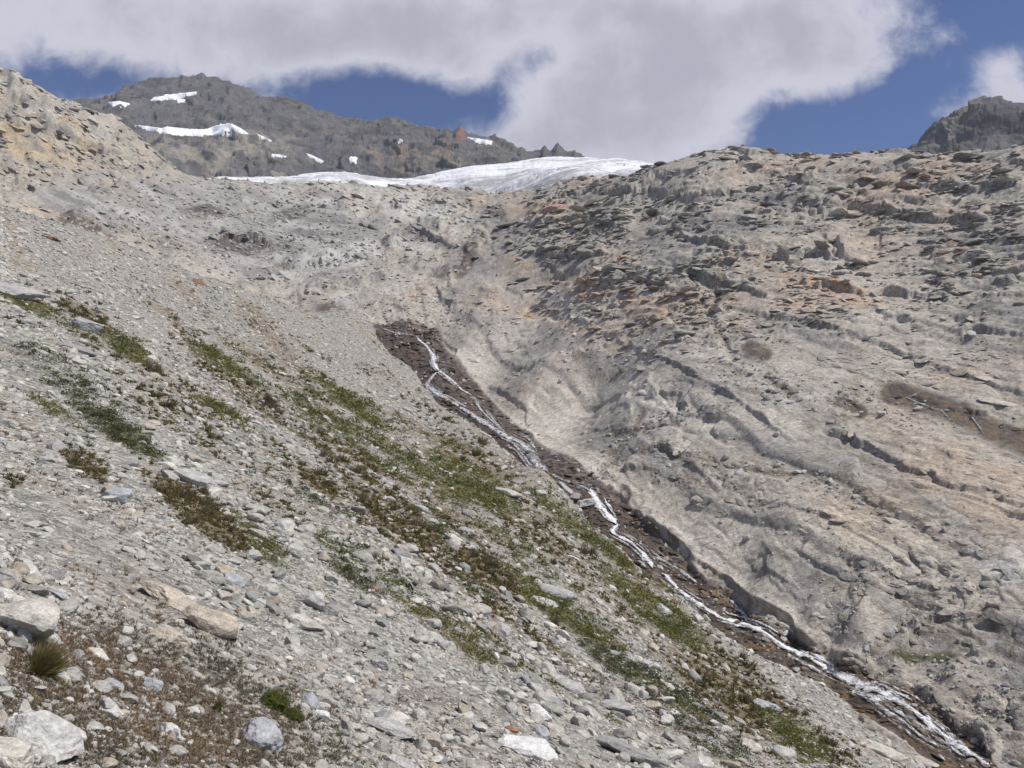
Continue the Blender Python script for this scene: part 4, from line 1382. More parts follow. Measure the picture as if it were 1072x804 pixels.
def vis_a(x, y):
    ix = np.clip(x.astype(int), 0, W_ - 1); iy = np.clip(y.astype(int), 0, H_ - 1)
    m, _ = veg_mask(x, y)
    so = 1 - sstep(ellipse(x, y, 110, 770, 300, 135, 8), 0.55, 1.1)
    jit = rng.uniform(0, 1, len(x))
    i_ = np.maximum(GA.at(x, y), 0)
    D0 = np.linalg.norm(GA.P[i_], axis=1)
    sk = fbm(frame_coords(GA.P[i_], FALL, 4.0) / 2.2 * (20.0 / (D0[:, None] + 12)) ** 0.5, 4, 51)
    m = np.maximum(m, 0.6 * sstep(sk, 0.15, 0.6))
    m = np.maximum(m, band_veg(GA.P[i_], x, y, D0)[0] * 0.85)
    return visA[iy, ix] & (jit > m * 0.92) & (jit > so * 0.5)


x, y, P, N, dist, size, g = scatter(GA, 135000, 2.1, 2.3, 19.0, vis_a, 5)
# coarse lobes and fine streaks: stones sorted by the slope
srt = fbm(frame_coords(P, FALL, 4.0) / 2.6 * (20.0 / (dist[:, None] + 12)) ** 0.5, 3, 801)
size = np.clip(size * (1 + 0.55 * srt), 1.5, 19.0)
size = np.minimum(size, np.maximum(2.1, g.uniform(0.35, 1.0, len(size)) * F / dist * np.where(g.uniform(0, 1, len(size)) < 0.04, 1.4, 0.8)))
ws = size * dist / F / 2                                  # half size in metres
sc = np.stack([ws * g.uniform(0.9, 1.45, len(ws)), ws * g.uniform(0.7, 1.0, len(ws)), ws * g.uniform(0.35, 0.75, len(ws))], 1)
Rm = basis(N, g.uniform(0, 2 * pi, len(ws)), g.normal(0, 0.28, len(ws)), g.normal(0, 0.28, len(ws)))
cid = g.choice(len(PALETTE), len(ws), p=PWEIGHT)
cols = PALETTE[cid] * np.array([[0.94, 0.93, 0.90]]) * g.uniform(0.78, 1.12, (len(ws), 1))
C = P + N * (sc[:, 2] * g.uniform(-0.25, 0.45, len(ws)))[:, None]

big = np.argsort(-size)[:240]                             # the largest become things of their own
rest = np.ones(len(ws), bool); rest[big] = False
parts = []
for lod, sel in ((1, rest & (size < 4.2)), (2, rest & (size >= 4.2) & (size < 11)), (3, rest & (size >= 11))):
    s_ = np.nonzero(sel)[0]
    if len(s_):
        parts.append(merged_stones('scree', C[s_], Rm[s_], sc[s_], cols[s_], lod, M_STONE))
off = 0; VV, FF, CC = [], [], []
for V, Fc, Cc in parts:
    VV.append(V); FF.append(Fc + off); CC.append(Cc); off += len(V)
scree = raw_mesh('scree', np.concatenate(VV), np.concatenate(FF), M_STONE, False)
set_col(scree, np.concatenate(CC))
tag(scree, 'loose grey stones and rubble covering the slope this side of the stream', 'scree', kind='stuff')


def bed_a(x, y):
    ix = np.clip(x.astype(int), 0, W_ - 1); iy = np.clip(y.astype(int), 0, H_ - 1)
    jit = rng.uniform(0, 1, len(x))
    k = np.maximum(0.55 * (1 - sstep(ellipse(x, y, 260, 245, 190, 70, 12), 0.6, 1.1)), 0.8 * (1 - sstep(ellipse(x, y, 440, 325, 90, 22, -3), 0.6, 1.1)))
    k = np.maximum(k, 0.5 * (1 - sstep(ellipse(x, y, 800, 400, 90, 24, 15), 0.5, 1.1)))
    k = np.maximum(k, 0.5 * (1 - sstep(ellipse(x, y, 930, 425, 70, 22, 15), 0.5, 1.1)))
    k = np.maximum(k, 0.6 * (1 - sstep(ellipse(x, y, 740, 320, 24, 60, -15), 0.5, 1.1)))
    k = np.maximum(k, 0.35 * (1 - sstep(ellipse(x, y, 1010, 730, 90, 60, 20), 0.5, 1.1)))
    for gp in GULLY:
        dd, _ = seg_dist(x, y, gp)
        k = np.maximum(k, 0.6 * (1 - sstep(dd, 2, 12)))
    lb, _ = seg_dist(x, y, [(a, b) for a, b, c in STREAM])
    k = np.maximum(k, 0.5 * (1 - sstep(lb, 8, 24)))
    return (~visA[iy, ix]) & (jit < k * 0.85 + 0.02)


x2, y2, P2_, N2_, d2_, sz2, g2 = scatter(GB, 70000, 1.7, 2.4, 8.0, bed_a, 6)
sz2 = np.where(d2_ > 190, np.minimum(sz2, 4.0), sz2)
ws2 = sz2 * d2_ / F / 2
sc2 = np.stack([ws2 * g2.uniform(0.9, 1.5, len(ws2)), ws2 * g2.uniform(0.7, 1.0, len(ws2)), ws2 * g2.uniform(0.4, 0.8, len(ws2))], 1)
Rm2 = basis(N2_, g2.uniform(0, 2 * pi, len(ws2)), g2.normal(0, 0.3, len(ws2)), g2.normal(0, 0.3, len(ws2)))
col2 = PALETTE[g2.choice(len(PALETTE), len(ws2), p=PWEIGHT)] * g2.uniform(0.65, 1.0, (len(ws2), 1))
nearw, _ = seg_dist(x2, y2, [(a, b) for a, b, c in STREAM])
wetk = (1 - sstep(nearw, 8, 20)) * (g2.uniform(0, 1, len(ws2)) < 0.6)
col2 = col2 * (1 - 0.72 * wetk[:, None]) * np.where(wetk[:, None] > 0.3, np.array([[1.1, 0.9, 0.75]]), 1.0)
V, Fc, Cc = merged_stones('rubble', P2_ + N2_ * (sc2[:, 2] * 0.4)[:, None], Rm2, sc2, col2, 1, M_STONE)
rub = raw_mesh('rubble', V, Fc, M_STONE, False)
set_col(rub, Cc)
tag(rub, 'broken stones lying in the gullies and ledges of the rock hillside', 'rubble', kind='stuff')


def bedrock_blocks(npts, seed):
    """broken plates and blocks standing out of the bedrock, in the bedding of each part of the hill"""
    g = np.random.default_rng(seed)
    x = g.uniform(-4, W_ + 4, npts); y = g.uniform(66, H_ + 4, npts)
    idx = GB.at(x, y)
    ok = (idx >= 0) & ~visA[np.clip(y.astype(int), 0, H_ - 1), np.clip(x.astype(int), 0, W_ - 1)]
    x, y, idx = x[ok], y[ok], idx[ok]
    up_ = K[idx]; fr_ = far[idx]; lo_ = L_[idx]; wt_ = bedf[idx]; bs_ = basin[idx]; sm_ = smooth_slab[idx]
    clus = fbm(GB.P[idx] / 14.0, 3, 905) + 0.9 * fbm(frame_coords(GB.P[idx], HZ, 5.0) / 2.6, 3, 909)
    sf = stepface[idx]
    u = g.uniform(0, 1, len(x))
    crag = 1 - sstep(ellipse(x, y, 585, 240, 85, 42, 5), 0.5, 1.1)
    dens = up_ * np.clip(0.22 + 1.25 * clus + 0.55 * crag + 0.5 * sf, 0.03, 1) + fr_ * np.clip(0.30 + 1.1 * clus + 0.5 * sf, 0.05, 1) * (1 - 0.6 * bs_) + lo_ * np.clip(0.05 + 0.45 * clus + 0.3 * sf, 0.008, 0.6) * (1 - 0.85 * sm_)
    nearbed, _ = seg_dist(x, y, [(a, b) for a, b, c in STREAM])
    dens = np.where(wt_ > 0.5, np.where(nearbed < 5, 0.30, 0.6), dens)
    k = u < dens
    x, y, idx, up_, fr_, lo_, wt_, bs_ = [v[k] for v in (x, y, idx, up_, fr_, lo_, wt_, bs_)]
    P = GB.P[idx]; N = GB.N[idx]; D = np.linalg.norm(P, axis=1)
    n = len(x)
    size = np.minimum(2.8 * g.uniform(1e-3, 1, n) ** (-1 / 2.3), np.where(fr_ > 0.5, 9, np.where(ellipse(x, y, 585, 240, 95, 50, 5) < 1, 20, 14)))
    size = np.where(bs_ > 0.4, np.minimum(size, 9), size)
    size = np.where(wt_ > 0.5, np.minimum(size * 0.8, 11), size)
    ws_ = size * D / F / 2
    upb = np.array([0.20, 0.13, 0.97]); hil = unit((0.42, -0.30, 0.80)); 
    ax = (upb[None] * 0.72 + N * 0.28) * (up_ + wt_)[:, None] + hil[None] * (fr_ * (1 - wt_))[:, None] + (NS0[None] * 0.6 + N * 0.4) * (lo_ * (1 - wt_))[:, None] * 1.0
    ax = ax + g.normal(0, 1, (n, 3)) * np.where(lo_ > 0.5, 0.09, 0.16)[:, None]
    yaw = g.normal(0.0, 0.45, n) + np.where(lo_ > 0.5, -1.0, 0.0)
    Rm_ = basis(ax, yaw, np.zeros(n), np.zeros(n))
    slab = (lo_ > 0.5) & (wt_ < 0.5)
    S_ = np.stack([ws_ * g.uniform(1.0, 1.9, n) * np.where(slab, 1.35, 1.0), ws_ * g.uniform(0.7, 1.15, n), ws_ * g.uniform(0.22, 0.52, n) * np.where(slab, 0.75, 1.0)], 1)
    C_ = P - N * (S_[:, 2] * np.where(slab, g.uniform(0.35, 0.85, n), g.uniform(0.15, 0.95, n)))[:, None]
    jk = (joint_and_shade[idx] > 0.25) & (wet[idx] < 0.2)
    c_ = np.where(jk[:, None], np.maximum(colB[idx], 0.24 * np.array([[1.06, 1.0, 0.9]])), colB[idx]) * g.uniform(0.88, 1.22, (n, 1)) * (1 + 0.015 * g.normal(size=(n, 3)))
    cr_ = (1 - sstep(ellipse(x, y, 585, 240, 85, 42, 5), 0.6, 1.1)) + (g.uniform(0, 1, n) < 0.18) * 0.7 * up_
    C_ = C_ + N * (S_[:, 2] * 0.55 * np.clip(cr_, 0, 1) * (~slab))[:, None]
    c_ = c_ * (1 - 0.06 * np.clip(cr_, 0, 1))[:, None]
    w_ = wet[idx]
    out = []
    off_ = 0
    VV_, FF_, CC_, WW_ = [], [], [], []
    for lod, sel in ((1, size < 5.0), (2, size >= 5.0)):
        i_ = np.nonzero(sel)[0]
        V, Fc, Cc = merged_stones('b', C_[i_], Rm_[i_], S_[i_], np.concatenate([c_[i_], w_[i_][:, None]], 1), lod, None)
        VV_.append(V); FF_.append(Fc + off_); CC_.append(Cc[:, :3]); WW_.append(Cc[:, 3]); off_ += len(V)
    o = raw_mesh('outcrop', np.concatenate(VV_), np.concatenate(FF_), M_ROCK, False, hill)
    set_col(o, np.clip(np.concatenate(CC_), 0.012, 1))
    at = o.data.attributes.new('wet', 'FLOAT', 'POINT'); at.data.foreach_set('value', np.ascontiguousarray(np.concatenate(WW_), f32))
    return n


print('outcrop blocks', bedrock_blocks(105000, 41))


def single_stone(name, pt, nrm, half, yaw, tilt, col, seed, sub=3, sink=0.3, cuts=10, rough=0.06):
    V, Fc = stone_shape(sub, seed, cuts, rough)
    Rm_ = basis(np.array([nrm]), np.array([yaw]), np.array([tilt[0]]), np.array([tilt[1]]))[0]
    V = (V * np.array(half)) @ Rm_.T
    o = raw_mesh(name, V, Fc, M_BOULDER, False)
    c = np.tile(np.array([col], f32), (len(V), 1))
    c *= (1 + 0.18 * fbm(V * (2.5 / max(half)) + seed, 3, seed))[:, None]
    set_col(o, c)
    o.location = pt + nrm * half[2] * (1 - 2 * sink)
    return o


def kind_of(ci):
    return ('pale grey', 'light grey', 'mid grey', 'dark grey', 'whitish', 'tan', 'brownish', 'bluish grey', 'rust coloured', 'nearly black')[ci]


for k in big:
    o = single_stone('stone', P[k], N[k], sc[k] * np.array([1, 1, 1.1]), g.uniform(0, 2 * pi), g.normal(0, 0.2, 2), cols[k], 2000 + int(k) % 997, 3)
    tag(o, '%s angular stone, one of many lying loose among smaller rubble on the scree' % kind_of(cid[k]), 'stone', '%s loose stones on the scree slope' % kind_of(cid[k]))

# the stones that stand out: position, width, height in the frame, colour, label
PAL = {'warm': (0.45, 0.425, 0.375), 'pale': (0.50, 0.485, 0.455), 'tan': (0.45, 0.395, 0.32), 'blue': (0.37, 0.375, 0.385), 'grey': (0.40, 0.385, 0.365), 'dark': (0.30, 0.285, 0.27), 'rust': (0.33, 0.18, 0.12),
       'orange': (0.50, 0.38, 0.26), 'white': (0.64, 0.63, 0.61), 'cream': (0.53, 0.495, 0.43)}
HEROES = [
    ('boulder', 16, 656, 76, 54, 'warm', 'large speckled boulder at the left edge with a grass tuft under it'),
    ('boulder', 34, 782, 72, 50, 'pale', 'big whitish banded boulder in the bottom left corner'),
    ('boulder', 4, 796, 52, 34, 'cream', 'lichen spotted boulder leaning in front of the whitish banded boulder'),
    ('boulder', 268, 776, 46, 36, 'blue', 'blue grey rounded boulder just below the green cushion plant'),
    ('boulder', 180, 630, 62, 24, 'tan', 'long tan weathered stone, upper of the two pinkish ledge stones'),
    ('boulder', 218, 657, 58, 34, 'tan', 'pinkish rough block, lower of the two tan ledge stones'),
    ('boulder', 205, 505, 48, 22, 'grey', 'flat topped slab with dark front edge beside the olive grass streak'),
    ('boulder', 120, 524, 28, 24, 'blue', 'blue grey block standing left of the flat topped slab'),
    ('boulder', 90, 345, 30, 18, 'grey', 'smooth flat slab at the end of the upper grass strip'),
    ('boulder', 20, 310, 50, 17, 'grey', 'long grey slab at the left edge with a dark hollow at its right end'),
    ('boulder', 322, 632, 36, 22, 'grey', 'grey slab leaning over its tan neighbour near the middle left'),
    ('stone', 346, 643, 18, 16, 'dark', 'dark grey wedge stone at the right end of the leaning grey slab'),
    ('boulder', 318, 655, 42, 20, 'warm', 'tan grey flat stone below the leaning grey slab'),
    ('stone', 322, 738, 24, 20, 'blue', 'cube shaped bluish stone to the right of the green cushion plant'),
    ('stone', 336, 750, 17, 12, 'white', 'bright white stone touching the cube shaped bluish stone'),
    ('stone', 254, 643, 20, 11, 'orange', 'orange stone at the upper right of the pinkish rough block'),
    ('stone', 176, 670, 38, 20, 'tan', 'orange striped flat stone left of the pinkish rough block'),
    ('stone', 398, 697, 20, 17, 'grey', 'rounded two tone grey stone on the bare scree in the lower middle'),
    ('boulder', 408, 766, 52, 20, 'grey', 'low grey slab with yellow lichen near the bottom edge'),
    ('stone', 415, 800, 34, 16, 'grey', 'grey stone cut by the bottom edge under the lichen slab'),
    ('boulder', 664, 796, 80, 26, 'dark', 'wide smooth dark grey slab at the bottom edge'),
    ('boulder', 597, 722, 36, 18, 'grey', 'rounded grey boulder left of the long pale boulder near the grass'),
    ('boulder', 646, 744, 42, 20, 'grey', 'long grey boulder with a tan end, right of the rounded grey boulder'),
    ('stone', 565, 769, 22, 18, 'blue', 'dark bluish block with a sharp edge beside the long white stone'),
    ('boulder', 552, 784, 64, 22, 'white', 'long white stone slanting down to the right near the bottom edge'),
    ('stone', 537, 764, 16, 9, 'rust', 'rust red stone lying at the upper end of the long white stone'),
    ('stone', 564, 749, 26, 17, 'white', 'white block above the dark bluish block'),
    ('boulder', 582, 622, 40, 18, 'grey', 'smooth grey slab with a dark hollow at its lower end in the grass'),
    ('boulder', 568, 631, 30, 13, 'pale', 'pale stone tucked below the smooth grey slab in the grass'),
    ('boulder', 504, 463, 27, 18, 'cream', 'cream coloured boulder on the bank beside the upper cascade'),
    ('boulder', 527, 516, 38, 13, 'warm', 'flat beige stone above the yellow green shrubs'),
    ('stone', 566, 518, 16, 11, 'warm', 'single beige stone between the flat beige stone and the stream'),
    ('stone', 440, 534, 17, 11, 'grey', 'light flat stone alone on the bare strip between two grass bands'),
    ('stone', 487, 557, 19, 11, 'grey', 'grey stone resting on the grass band below the yellow green shrubs'),
    ('stone', 473, 573, 15, 20, 'warm', 'upright beige slab leaning in the middle grass band'),
    ('boulder', 590, 512, 20, 11, 'grey', 'wet edged flat rock where the cascade meets the rock nose'),
    ('boulder', 613, 530, 22, 16, 'pale', 'pale block with a black underside standing in the stream bed'),
    ('stone', 600, 521, 18, 8, 'dark', 'dark wet rock between the two stream bed blocks'),
    ('boulder', 694, 642, 18, 15, 'pale', 'pale blocky boulder on the bank above the smooth grass strip'),
    ('stone', 730, 650, 13, 13, 'pale', 'small whitish round stone right at the edge of the stream'),
    ('boulder', 801, 740, 28, 12, 'blue', 'bluish lens shaped stone among olive grass near the lower stream'),
    ('stone', 676, 696, 17, 11, 'grey', 'grey stone with flat top between grass and flowers on the lower right'),
    ('stone', 758, 764, 14, 9, 'pale', 'pale round stone in the lower right grass'),
    ('stone', 785, 785, 22, 17, 'cream', 'cream pointed stone near the bottom of the grassy strip'),
    ('stone', 683, 741, 17, 14, 'tan', 'tan upright stone beside the purple flowers'),
    ('stone', 671, 729, 15, 13, 'grey', 'grey knob of stone above the tan upright stone'),
    ('boulder', 921, 787, 38, 16, 'cream', 'smooth cream boulder on the gravel bank of the lower stream'),
    ('stone', 207, 296, 13, 7, 'rust', 'rust brown stone on the crest of the scree slope'),
    ('stone', 54, 250, 16, 7, 'rust', 'brown stone high on the left crest of the scree'),
    ('stone', 392, 617, 16, 7, 'rust', 'reddish stone beside the small dark shrub in the middle of the scree'),
    ('stone', 56, 606, 16, 15, 'dark', 'round dark grey stone above the large speckled boulder'),
    ('stone', 157, 721, 20, 17, 'blue', 'bluish round stone in the brown soil of the lower left'),
    ('stone', 115, 746, 28, 16, 'pale', 'smooth pale oval stone in the brown soil right of the banded boulder'),
    ('stone', 175, 768, 26, 21, 'white', 'white stone speckled with black lichen in the lower left'),
    ('stone', 78, 772, 22, 15, 'cream', 'small cream stone just right of the banded boulder'),
    ('stone', 117, 718, 22, 11, 'blue', 'flat bluish stone under a yellow lichen stone'),
    ('stone', 102, 686, 24, 12, 'cream', 'cream angular stone between the grass tuft and the bare gravel'),
    ('stone', 62, 624, 30, 11, 'blue', 'flat slate stone right of the large speckled boulder'),
    ('stone', 245, 610, 24, 16, 'blue', 'grey pointed stone above the orange stone'),
    ('stone', 160, 350, 12, 8, 'white', 'white stone beside the upper grass strip'),
    ('stone', 100, 408, 18, 12, 'pale', 'pale stone lying below the dark ledge stone on the upper left scree'),
    ('boulder', 78, 366, 36, 8, 'dark', 'dark ledge stone with shadowed front below the smooth flat slab'),
    ('stone', 398, 694, 2, 2, 'grey', None),
]
for k, (nm, px, py, wpx, hpx, cc, label) in enumerate(HEROES):
    if label is None:
        continue
    p0, n0 = spot(min(max(px, 1), 1070), min(py, 802))
    D = float(np.linalg.norm(p0))
    if px < 1 or px > 1071 or py > 803:
        pass
    hw = wpx * D / F / 2
    hh = hpx * D / F / 2
    # long axis lies across the view, following the slope; the height seen is a mix of height and depth
    elong = wpx / hpx
    half = np.array([hw, max(hw * 0.7, hh * 0.9), max(hh * (0.85 if elong < 2 else 0.75), hw * 0.24)])
    up_n = n0 * 0.8 + np.array([0, 0, 0.2]); up_n /= np.linalg.norm(up_n)
    g_ = np.random.default_rng(900 + k)
    # slope tilt of the long axis: follow the fall line for long stones
    yaw = g_.uniform(-0.35, 0.25)
    o = single_stone(nm, p0, up_n, half, yaw, (g_.normal(0, 0.06), g_.normal(0, 0.06)), PAL[cc], 3000 + k, 4, 0.36, 11, 0.09)
    tag(o, label, 'boulder' if nm == 'boulder' else 'stone')

# ------------------------------------------------------------------ plants
def leaf_cloud(n, g, size, leaf, flat, cols, blade=0.0):
    """leaves through a low dome (unit radius), or upright blades when blade > 0"""
    th = g.uniform(0, 2 * pi, n)
    rr = np.sqrt(g.uniform(0, 1, n))
    hmax = flat * np.sqrt(np.maximum(1 - rr ** 2, 0.05)) * (0.75 + 0.5 * np.abs(np.sin(3 * th + g.uniform(0, 6))) * 0.6)
    z = hmax * g.uniform(0.25, 1.0, n) ** 0.6
    base = np.stack([rr * np.cos(th), rr * np.sin(th), z], 1) * size
    if blade > 0:
        base[:, 2] = 0
        cl = g.integers(0, 7, n)
        cc_ = np.stack([g.uniform(-0.7, 0.7, 7), g.uniform(-0.5, 0.5, 7), np.zeros(7)], 1); cl_l = g.normal(0, 0.45, (7, 3)) * np.array([1, 1, 0])
        base = base * 0.35 + cc_[cl] * size
        lean = cl_l[cl] + np.array([0.25, -0.1, 0.85]) + g.normal(0, 0.42, (n, 3))
        lean /= np.linalg.norm(lean, axis=1, keepdims=True)
        ln = size * blade * g.uniform(0.5, 1.1, n)
        tip = base * 0.75 + lean * ln[:, None] + np.array([0, 0, -0.08 * size])
        base = base * 0.6
        side = np.cross(lean, g.normal(size=(n, 3))); side /= np.linalg.norm(side, axis=1, keepdims=True)
        V = np.stack([base - side * leaf, base + side * leaf, tip], 1)
    else:
        a = g.normal(size=(n, 3)) * np.array([1, 1, 0.6]); a /= np.linalg.norm(a, axis=1, keepdims=True)
        b = np.cross(a, g.normal(size=(n, 3))); b /= np.linalg.norm(b, axis=1, keepdims=True)
        s_ = leaf * g.uniform(0.6, 1.3, n)[:, None]
        V = np.stack([base - a * s_, base + b * s_ * 0.6, base + a * s_], 1)
    c = cols[g.integers(0, len(cols), n)] * g.uniform(0.7, 1.3, (n, 1))
    return V.reshape(-1, 3), np.arange(n * 3).reshape(n, 3), np.repeat(c, 3, 0)


GREEN = np.array([(0.118, 0.128, 0.032), (0.090, 0.104, 0.028), (0.160, 0.155, 0.044), (0.062, 0.076, 0.022)])
DARKG = np.array([(0.068, 0.080, 0.026), (0.085, 0.098, 0.032), (0.055, 0.062, 0.022)])
OLIVE = np.array([(0.135, 0.110, 0.040), (0.110, 0.098, 0.034), (0.160, 0.118, 0.055), (0.085, 0.080, 0.028)])
MOSSG = np.array([(0.120, 0.135, 0.030), (0.090, 0.105, 0.026), (0.135, 0.125, 0.040), (0.065, 0.078, 0.020)])
YELL = np.array([(0.30, 0.28, 0.06), (0.24, 0.23, 0.05)])
PURP = np.array([(0.26, 0.16, 0.24), (0.20, 0.12, 0.17), (0.30, 0.21, 0.27)])
DRY = np.array([(0.215, 0.170, 0.120), (0.165, 0.130, 0.098), (0.130, 0.100, 0.085), (0.255, 0.205, 0.135), (0.14, 0.13, 0.055)])


# plant cover that nobody could count: leafy ground cover in the streaks, dry grass in the lower left
def cover(npts, seed):
    g = np.random.default_rng(seed)
    x = g.uniform(0, W_, npts); y = g.uniform(290, H_, npts)
    m, ty = veg_mask(x, y)
    idx = GA.at(x, y)
    ok = (idx >= 0) & visA[np.clip(y.astype(int), 0, H_ - 1), np.clip(x.astype(int), 0, W_ - 1)]
    P_ = GA.P[np.maximum(idx, 0)]
    D_ = np.linalg.norm(P_, axis=1)
    st = fbm(frame_coords(P_, FALL, 4.0) / 2.2 * (20.0 / (D_[:, None] + 12)) ** 0.5, 3, 51)
    m = m * (1 + 0.7 * st)
    bv_, bt_ = band_veg(P_, x, y, D_)
    m = m * 0.88
    ty = np.where(bv_ > m, bt_, ty)
    m = np.maximum(m, bv_)
    soilm = (1 - sstep(ellipse(x, y, 110, 770, 300, 135, 8), 0.55, 1.1)) * 0.5
    band = 1 - sstep(ellipse(x, y, 470, 560, 480, 130, 37), 0.6, 1.05)
    sp = 0.05 * (st > 0.05) + 0.22 * band * sstep(st, 0.0, 0.4)
    u = g.uniform(0, 1, npts)
    veg_ok = ok & (u < m * 0.95)
    dry_ok = ok & ~veg_ok & (u < soilm + sp)
    return g, x, y, idx, ty, D_, veg_ok, dry_ok


g, x, y, idx, ty, D_, vok, dok = cover(95000, 77)
Vs, Fs, Cs = [], [], []
off = 0
protoV = {}
for t_ in range(3):
    for v_ in range(6):
        gg = np.random.default_rng(1000 + t_ * 10 + v_)
        if t_ == 2:
            protoV[(t_, v_)] = leaf_cloud(16, gg, 1.0, 0.11, 0.6, OLIVE, 0.95)
        elif t_ == 0:
            protoV[(t_, v_)] = leaf_cloud(20, gg, 1.0, 0.30, 0.75, np.concatenate([GREEN, GREEN[:2], OLIVE[:2], YELL[:1] * 0.7]))
        else:
            protoV[(t_, v_)] = leaf_cloud(20, gg, 1.0, 0.28, 0.7, np.concatenate([DARKG, DARKG, DARKG, PURP[:1] * 0.6]))
for t_ in range(3):
    protoV[(3, t_)] = leaf_cloud(14, np.random.default_rng(1050 + t_), 1.0, 0.09, 0.6, DRY, 0.9)


def add_cover(sel, t_, nv, lo, hi):
    global off
    ids = np.nonzero(sel)[0]
    which = g.integers(0, nv, len(ids))
    for v_ in range(nv):
        k = ids[which == v_]
        if len(k) == 0:
            continue
        V, Fc, Cc = protoV[(t_, v_)]
        s_ = g.uniform(lo, hi, len(k)) * D_[k] / F
        s_ = np.clip(s_, 0.04, 0.6)
        Rm_ = basis(GA.N[idx[k]] * 0.6 + np.array([0, 0, 0.4]), g.uniform(0, 6.28, len(k)), g.normal(0, .1, len(k)), g.normal(0, .1, len(k)))
        X = np.einsum('nij,nvj->nvi', Rm_, V[None] * s_[:, None, None]) + GA.P[idx[k]][:, None, :] + np.array([0, 0, 0.01])
        n, mm = X.shape[:2]
        Vs.append(X.reshape(-1, 3)); Fs.append((Fc[None] + (off + np.arange(n) * mm)[:, None, None]).reshape(-1, 3))
        tone = fbm(GA.P[idx[k]] / 2.5, 3, 900)
        Cs.append((np.tile(Cc, (n, 1)).reshape(n, mm, 3) * (1 + 0.35 * tone)[:, None, None] * np.stack([1 + 0.25 * tone, np.ones(n), np.ones(n)], 1)[:, None, :]).reshape(-1, 3))
        off += n * mm


for t_ in range(3):
    add_cover(vok & (ty == t_), t_, 6, 2.8, 6.0)
cov = raw_mesh('ground_cover', np.concatenate(Vs), np.concatenate(Fs), M_LEAF, False)
set_col(cov, np.clip(np.concatenate(Cs), 0.01, 1))
tag(cov, 'olive and green alpine plants growing in streaks down the scree', 'ground cover', kind='stuff')
Vs, Fs, Cs = [], [], []
off = 0
add_cover(dok, 3, 3, 3.0, 6.5)
dry = raw_mesh('dry_grass', np.concatenate(Vs), np.concatenate(Fs), M_LEAF, False)
set_col(dry, np.clip(np.concatenate(Cs), 0.01, 1))
tag(dry, 'brown withered grass and heather between the stones of the lower left', 'dry grass', kind='stuff')


def plant(name, px, py, wpx, hpx, kind, label, group=None, seed=1, n=260):
    p0, n0 = spot(px, py)
    D = float(np.linalg.norm(p0))
    g_ = np.random.default_rng(5000 + seed)
    hw = wpx * D / F / 2; hh = hpx * D / F
    leaf = max(0.9 * D / F, 0.012) / hw
    core = None
    if kind == 'moss':
        Vc, Fcore = ICO[4]
        Vc = Vc * (0.82 + 0.40 * fbm(Vc * 1.9 + seed, 4, seed))[:, None]
        core = (Vc * np.array([0.95, 0.95, 0.75]), Fcore)
    if kind == 'grass':
        V, Fc, Cc = leaf_cloud(n, g_, 1.0, leaf * (0.6 if n < 1000 else 0.4), 0.6, np.concatenate([OLIVE * 1.25, OLIVE, DRY[3:4], YELL * 0.6]), 1.0)
    elif kind == 'moss':
        V, Fc, Cc = leaf_cloud(n * 8, g_, 1.0, leaf * 0.8, 0.9, MOSSG)
    elif kind == 'dark':
        V, Fc, Cc = leaf_cloud(n, g_, 1.0, leaf * 1.4, 0.9, DARKG)
    elif kind == 'brown':
        V, Fc, Cc = leaf_cloud(n, g_, 1.0, leaf * 0.6, 0.6, np.concatenate([OLIVE, DRY]), 0.9)
    else:
        V, Fc, Cc = leaf_cloud(n, g_, 1.0, leaf * 1.4, 0.9, np.concatenate([GREEN, YELL[1:] * 0.8]))
    if core is not None:
        base_n = len(core[0])
        cc0 = np.tile(MOSSG[1:2] * 0.9, (base_n, 1)) * (1 + 0.5 * fbm(core[0] * 5, 3, 4))[:, None]
        V = np.concatenate([core[0], V]); Fc = np.concatenate([core[1], Fc + base_n]); Cc = np.concatenate([cc0, Cc])
    V = V * np.array([hw, hw * 0.75, hh])
    cy, sy = cos(-0.35), sin(-0.35)
    o = raw_mesh(name, V, Fc, M_LEAF, False)
    set_col(o, Cc)
    o.location = p0
    nn = Vector(n0 * 0.7 + np.array([0, 0, 0.3]))
    o.rotation_euler = nn.to_track_quat('Z', 'Y').to_euler()
    tag(o, label, {'grass': 'grass tuft', 'brown': 'grass tuft', 'moss': 'cushion plant'}.get(kind, 'shrub'), group)
    return o, hw, hh, g_, D


